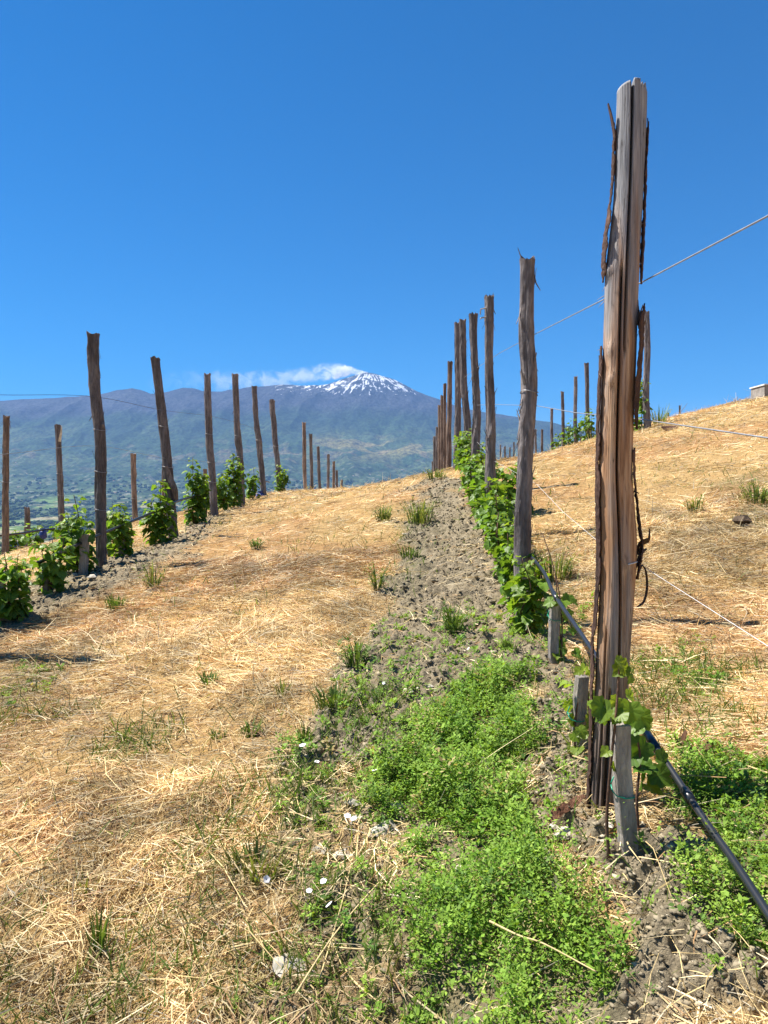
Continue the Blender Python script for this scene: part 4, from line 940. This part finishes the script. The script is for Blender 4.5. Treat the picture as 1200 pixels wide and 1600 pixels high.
LF2 = [(898+random.uniform(-14, 24), 1075+random.uniform(-8, 98), random.uniform(-.06, .08), random.uniform(.04, .075), random.uniform(.5, .95)) for _ in range(20)]+[(915,1043,.05,.06,.9),(908,1046,.0,.05,.9),(920,1046,.05,.05,.85)]
young_vine('young yellow green vine on the dark stake beside the big post', [[(900,1205,0),(898,1150,0),(902,1100,0),(912,1048,.03)], [(918,1205,.05),(921,1130,.04),(917,1060,.04)]], LF2, GV, 12, 2.83)
LF3 = [(872+random.uniform(-12, 22), 930+random.uniform(0, 25), random.uniform(-.05, .1), .085, .3) for _ in range(9)]+[(880+random.uniform(-8, 20), 980+random.uniform(0, 45), random.uniform(0, .1), .07, .1) for _ in range(9)]+[(868,1022,0,.06,.6),(872,1028,0,.05,.6)]
young_vine('small young vine beside the grey stake under the pipe', [[(877,1046,0),(878,1000,0),(877,950,.02),(866,890,.1),(848,835,.2)], [(877,1040,.02),(874,970,.06),(868,900,.15)]], LF3, GV, 13, 3.98)

# ------------------------------------------------------------------ small things
def lump(b, c, r, rs, flat=.6):
    t = np.array([(1,0,0),(.5,.86,0),(-.5,.86,0),(-1,0,0),(-.5,-.86,0),(.5,-.86,0),(.55,.3,.8),(-.2,.6,.8),(-.6,-.1,.8),(.1,-.6,.8),(0,0,-.7)])
    v = t*rs.uniform(.75, 1.2, (11, 1))*np.array([r*rs.uniform(.8, 1.3), r*rs.uniform(.7, 1.1), r*flat]); a = rs.uniform(0, 6.28); ca, sa = math.cos(a), math.sin(a)
    v = np.c_[v[:, 0]*ca-v[:, 1]*sa, v[:, 0]*sa+v[:, 1]*ca, v[:, 2]]+np.array(c)
    b.add(v, [(0,1,6),(1,2,7),(1,7,6),(2,3,8),(2,8,7),(3,4,8),(4,5,9),(4,9,8),(5,0,6),(5,6,9),(6,7,8,9),(10,1,0),(10,2,1),(10,3,2),(10,4,3),(10,5,4),(10,0,5)])
ST = [(637,1100,.032,1,'pale block of stone topmost of the stones above the weeds'), (672,1086,.022,1,'pale flat stone right of the pale block above the weeds'), (655,1097,.016,1,'small pale stone between the two pale stones above the weeds'), (735,1029,.032,1,'flat pale stone on the bare soil right of the upright weed'), (632,1040,.022,1,'pale stone on the soil near the straw border'), (738,1056,.02,0,'grey stone just above the green weeds'), (690,1120,.03,1,'yellowish stone at the upper left border of the weeds'), (885,1317,.040,1,'pale wedge of stone in the weeds left of the big post'), (725,1356,.035,1,'buff stone sunk in the middle of the weeds'), (533,1335,.032,0,'upright grey stone below the curved twig'), (505,1330,.035,0,'long grey stone left of the upright grey stone'), (600,1300,.055,0,'grey slab of rock at the left border of the weeds'), (558,1283,.045,0,'dark grey rock touching the white flowers'), (865,1316,.02,1,'small pale stone beside the pale wedge of stone'), (950,1328,.016,1,'round pale pebble between stem and stake'), (450,1520,.05,0,'broad flat stone half buried in straw near the bottom'), (550,1262,.028,0,'short grey stone leaning at the weeds border'), (143,915,.05,1,'white stone below the tallest left post'), (118,908,.06,0,'grey slab beside the white stone on the left'), (700,1025,.018,1,'small pale stone left of the flat pale stone'), (1000,1290,.015,1,'pebble on the loose earth behind the nearest stake'), (620,1262,.03,1,'whitish stone poking out of the left weeds border')]
for i, (px, py, r, pale, lb) in enumerate(ST):
    x, y = gp(px, py); rs = np.random.default_rng(300+i); b = MB(); lump(b, (x, y, gm1(x, y)+r*.02), r, rs, .5)
    tag(b.build('stone', M_palestone if pale else M_stone), lb, 'stone', 'stones lying among soil and weeds')
FL = [(495,1213,'white bindweed flower, uppermost of all, in bare straw'), (473,1201,'small round white flower left of the uppermost pair'), (585,1231,'white flower at the left edge of the green weeds'), (543,1299,'left of two white flowers by the dark grey rock'), (553,1305,'right of two white flowers by the dark grey rock'), (505,1411,'largest white flower below the stones'), (483,1435,'left lower white flower near the long straw stalk'), (515,1441,'right lower white flower on the long straw stalk'), (416,1402,'white flower alone in the straw left of the others'), (3,1352,'white flower at the left edge of the view'), (600,1094,'white flower above the weeds by the grass clump')]
for i, (px, py, lb) in enumerate(FL):
    x, y = gp(px, py); z = gm1(x, y)+.045; rs = np.random.default_rng(700+i); r = .0125*rs.uniform(.75, 1.2)
    t = Vector((rs.normal(.1, .35), rs.normal(-.35, .3), 1)).normalized(); a = t.cross(Vector((1, 0, 0))).normalized(); c = t.cross(a)
    v = [(x, y, z)]; n = 15
    for rad, up in ((.5, .25), (1.0, .32)):
        for k in range(n): q = 2*math.pi*k/n; rr = r*rad*(1+.10*math.cos(5*q)); v.append(tuple(Vector((x, y, z))+(a*math.cos(q)+c*math.sin(q))*rr+t*r*up))
    f = [(0, 1+k, 1+(k+1) % n) for k in range(n)]+[(1+k, 1+n+k, 1+n+(k+1) % n, 1+(k+1) % n) for k in range(n)]
    e = empty('bindweed_flower', (x, y, z-.045), lb, 'flower', 'white flowers at the weeds border'); b = MB(); b.add(v, f); b.build('petals', M_petal, e, True)
    b = MB(); b.tube([(x+.01, y+.01, z-.055), (x+.004, y, z-.02), (x, y, z+.001)], .0011, 5); b.build('stem', M_dry, e)
# tufts: grassy clumps and upright leafy weeds that stand out from the straw
def tuft(px, py, h, w, n, up, label, seed, yel=.2):
    x, y = gp(px, py); rs = np.random.default_rng(800+seed); b = MB(); g = gm1(x, y)
    for k in range(n):
        a = rs.uniform(0, 6.28); rr = w*.35*math.sqrt(rs.random()); L = h*rs.uniform(.5, 1.1); o = Vector((math.cos(a), math.sin(a), 0)); p = Vector((x, y, g-.01))+o*rr
        sp = rs.uniform(.1, .55)*(1-up) if up < .5 else rs.uniform(.1, .5); q = [p, p+o*L*sp*.4+Vector((0, 0, L*.5)), p+o*L*sp*1.2+Vector((0, 0, L*(.95-.3*sp)))]; wd = rs.uniform(.0022, .005)*(1+.09*y); s = Vector((-math.sin(a), math.cos(a), 0))
        v = []
        for p_, m_ in zip(q, (1, .85, .15)): v += [tuple(p_-s*wd*m_), tuple(p_+s*wd*m_)]
        c = (np.array([.085, .165, .03])*(1-yel*rs.random())+np.array([.25, .22, .07])*yel*rs.random())*rs.uniform(.7, 1.3); b.add(v, [(0, 1, 3, 2), (2, 3, 5, 4)], c)
        if up > .5:
            for j in range(5):
                c0 = p+(q[2]-p)*rs.uniform(.15, .95); aa = rs.uniform(0, 6.28); dd = Vector((math.cos(aa), math.sin(aa), rs.uniform(.1, .9))); l2 = rs.uniform(.02, .05); s2 = dd.cross(Vector((0, 0, 1))).normalized()*l2*.16
                b.add([tuple(c0), tuple(c0+dd*l2*.5+s2), tuple(c0+dd*l2), tuple(c0+dd*l2*.5-s2)], [(0, 1, 2, 3)], c*1.1)
    tag(b.build('weed_tuft', M_weed), label, 'weed', 'green weed tufts in the straw')
TF = [(522,1112,.12,.26,170,0,'dense fine grass clump left of the pale stones'), (325,1068,.10,.16,60,0,'leafy green tuft in the middle of the left straw'), (181,952,.12,.24,110,.3,'bright green clump below the tallest left post'), (240,922,.28,.16,26,.8,'tall wispy weed right of the bright green clump'), (400,858,.12,.14,24,.6,'small tuft alone in the upper straw'), (598,812,.24,.3,50,.7,'spiky pale weed on the upper straw slope'), (655,826,.30,.4,70,.7,'tall spreading weed at the border of soil and upper straw'), (590,930,.28,.12,22,.8,'thin tall weed standing in the middle straw'), (708,1000,.27,.12,34,.9,'upright dark weed on the bare soil strip'), (640,880,.12,.25,60,.2,'low green tuft against the soil strip'), (556,1052,.2,.16,36,.7,'wispy weed above the grass clump'), (390,1146,.09,.12,50,0,'small green tuft left of the grass clump'), (340,1155,.06,.1,30,0,'tiny tuft left of the small green tuft'), (480,1168,.09,.12,44,.2,'green tuft below the grass clump'), (155,1478,.13,.08,26,.3,'dark green tuft near the lower left corner'), (130,1398,.08,.12,24,0,'yellow green tuft above the lower left tuft'), (440,1085,.13,.1,22,.5,'thin tuft left of the grass clump'), (375,960,.07,.1,30,0,'small faint tuft in the upper middle straw'), (795,1036,.09,.12,40,.3,'little leafy weed on the soil below the smooth dark post'), (1185,785,.24,.42,60,.7,'tall weed bush on the right straw bank'), (1085,800,.18,.2,24,.7,'thin weed stalks on the right straw'), (865,905,.28,.4,60,.7,'weeds behind the pipe right of the smooth post'), (680,752,.2,.4,50,.6,'weed tuft at the crest by the soil strip'), (400,1370,.12,.25,110,0,'olive grass patch left of the largest white flower'), (1030,664,.5,.5,40,.85,'dry grass tuft against the sky on the right crest')]
for i, (px, py, h, w, n, up, lb) in enumerate(TF): tuft(px, py, h, w, n, up, lb, i, .9 if i in (23, 24, 20) else .75 if i in (3, 5, 6, 7, 15, 16, 19, 21, 22) else .25)
# loose stalks, bark and dead leaves
def ground_run(name, pts, rad, m, label, cat, lift=.02, group=None):
    w = []
    for k, (px, py) in enumerate(pts):
        x, y = gp(px, py); w.append((x, y, gm1(x, y)+lift))
    q = catmull(w, 8*len(w)); b = MB(); n = len(q); b.tube(q.tolist(), [rad*(1-.5*i/n) for i in range(n)], 6); tag(b.build(name, m, None, True), label, cat, group)
GST = 'loose dry stalks on the ground'
ground_run('dry_stalk', [(462,1600),(520,1500),(580,1420),(650,1345)], .0032, M_dry, 'long pale stalk leaning across the weeds border', 'stalk', .05, GST)
ground_run('dry_stalk', [(765,1500),(810,1517),(850,1535),(930,1590)], .003, M_dry, 'golden branching stalk lying on the lower weeds', 'stalk', .10, GST)
ground_run('dry_stalk', [(360,1500),(430,1492),(520,1500),(620,1505)], .0035, M_dry, 'thick pale stalk lying level near the bottom', 'stalk', .02, GST)
ground_run('dry_stalk', [(520,1480),(535,1515),(560,1560),(600,1590)], .004, M_dry, 'bent straw stalk running down to the bottom edge', 'stalk', .02, GST)
ground_run('dry_stalk', [(557,1370),(559,1330),(562,1290)], .0026, M_dry, 'short pale stalk standing by the two white flowers', 'stalk', .04, GST)
ground_run('dry_stalk', [(500,1550),(535,1430),(550,1360)], .0025, M_dry, 'thin stalk crossing behind the long pale stalk', 'stalk', .03, GST)
x, y = gp(885, 1262); b = MB(); z = gm1(x, y)
q = [(at(856,1276,2.33).x, 2.33, z+.015), (at(880,1258,2.38).x, 2.38, z+.03), (at(914,1232,2.42).x, 2.43, z+.05)]
b.ribbon(catmull(q, 12).tolist(), [.012+.018*math.sin(math.pi*min(1, .15+i*.08))+.004*math.sin(i*2.3) for i in range(12)], (.15, .8, .7), .008); tag(b.build('bark_piece', m_bark('red_bark', (.10, .045, .025), (.22, .105, .06), (.34, .19, .12))), 'reddish slab of fallen bark leaning at the foot of the big post', 'bark')
def dead(px, py, r, label, seed):
    x, y = gp(px, py); rs = np.random.default_rng(seed); b = MB(); z = gm1(x, y)+.03
    q = [(x-r*1.2, y, z+.03), (x-r*.4, y+.01, z), (x+r*.4, y, z+.005), (x+r*1.2, y-.01, z+.045)]
    b.ribbon(catmull(q, 10).tolist(), [.01+r*1.1*math.sin(math.pi*(i+.5)/10) for i in range(10)], (0, .6, .8), .003); tag(b.build('dead_leaf', M_deadleaf), label, 'leaf', 'curled dead bark and leaves')
dead(1092, 1195, .034, 'curled dark brown bark scrap on the weeds right of the pipe', 1); dead(1062, 1180, .016, 'small upright brown scrap left of the curled bark scrap', 2)
dead(1046, 672, .12, 'rusty dead leaf on the straw of the right crest', 3); dead(1012,960,.02,'little dark scrap right of the big post',4) if False else None
x, y = gp(1170, 822); b = MB(); rs = np.random.default_rng(9)
for k in range(7): lump(b, (x+rs.normal(0, .07), y+rs.normal(0, .05), gm1(x, y)+.03+rs.uniform(0, .03)), rs.uniform(.035, .07), rs, .8)
tag(b.build('earth_clod', m_plain('dark_earth', (.11, .08, .055), .95, .1, 0, 30, .4)), 'dark brown lump of earth alone on the right straw', 'clod')
# blue bundles
def bundle(px, py, d, h, label, seed):
    rs = np.random.default_rng(seed); b = MB(); c = at(px, py, d); n = 9; v = []; prof = [(0, .25), (.12, .8), (.4, 1), (.7, .85), (.88, .4), (1, .5)]
    for t, r in prof:
        for k in range(n): a = 2*math.pi*k/n; rr = r*h*.34*rs.uniform(.8, 1.15); v.append((c.x+rr*math.cos(a), c.y+rr*math.sin(a), c.z-h*.5+h*t))
    f = [(i*n+k, i*n+(k+1) % n, (i+1)*n+(k+1) % n, (i+1)*n+k) for i in range(len(prof)-1) for k in range(n)]+[tuple(range(n))[::-1], tuple(len(prof)*n-n+k for k in range(n))]
    b.add(v, f); tag(b.build('blue_bag', M_blue), label, 'bag', 'blue bags in the left rows')
bundle(68, 834, 14.6, .22, 'crumpled blue bag hanging from the farther pipe on the left', 1); bundle(407, 779, 16.3, .34, 'slim blue bag at the foot of the bare leaning post', 2)
# concrete tank on the right crest
d = 16.5; x0 = (1183-600)/FPX*d; zt = EYE+(YH-603)/FPX*d; zb = gz1(x0+.3, d)-.3
e = empty('concrete_tank', (x0+.3, d, zb+.3), 'grey concrete tank with whitewashed top at the right edge of the crest', 'tank')
b = MB(); b.box((x0+.14, d, (zt+zb)/2-.02), .26, .6, zt-zb-.04); b.box((x0+.85, d+.03, (zt+zb)/2-.03), .95, .5, zt-zb-.06); b.build('body', M_concrete, e)
b = MB(); b.box((x0+.16, d, zt-.012), .34, .66, .03); b.box((x0+.88, d+.02, zt-.022), 1.04, .6, .03); b.build('cap', M_cap, e)
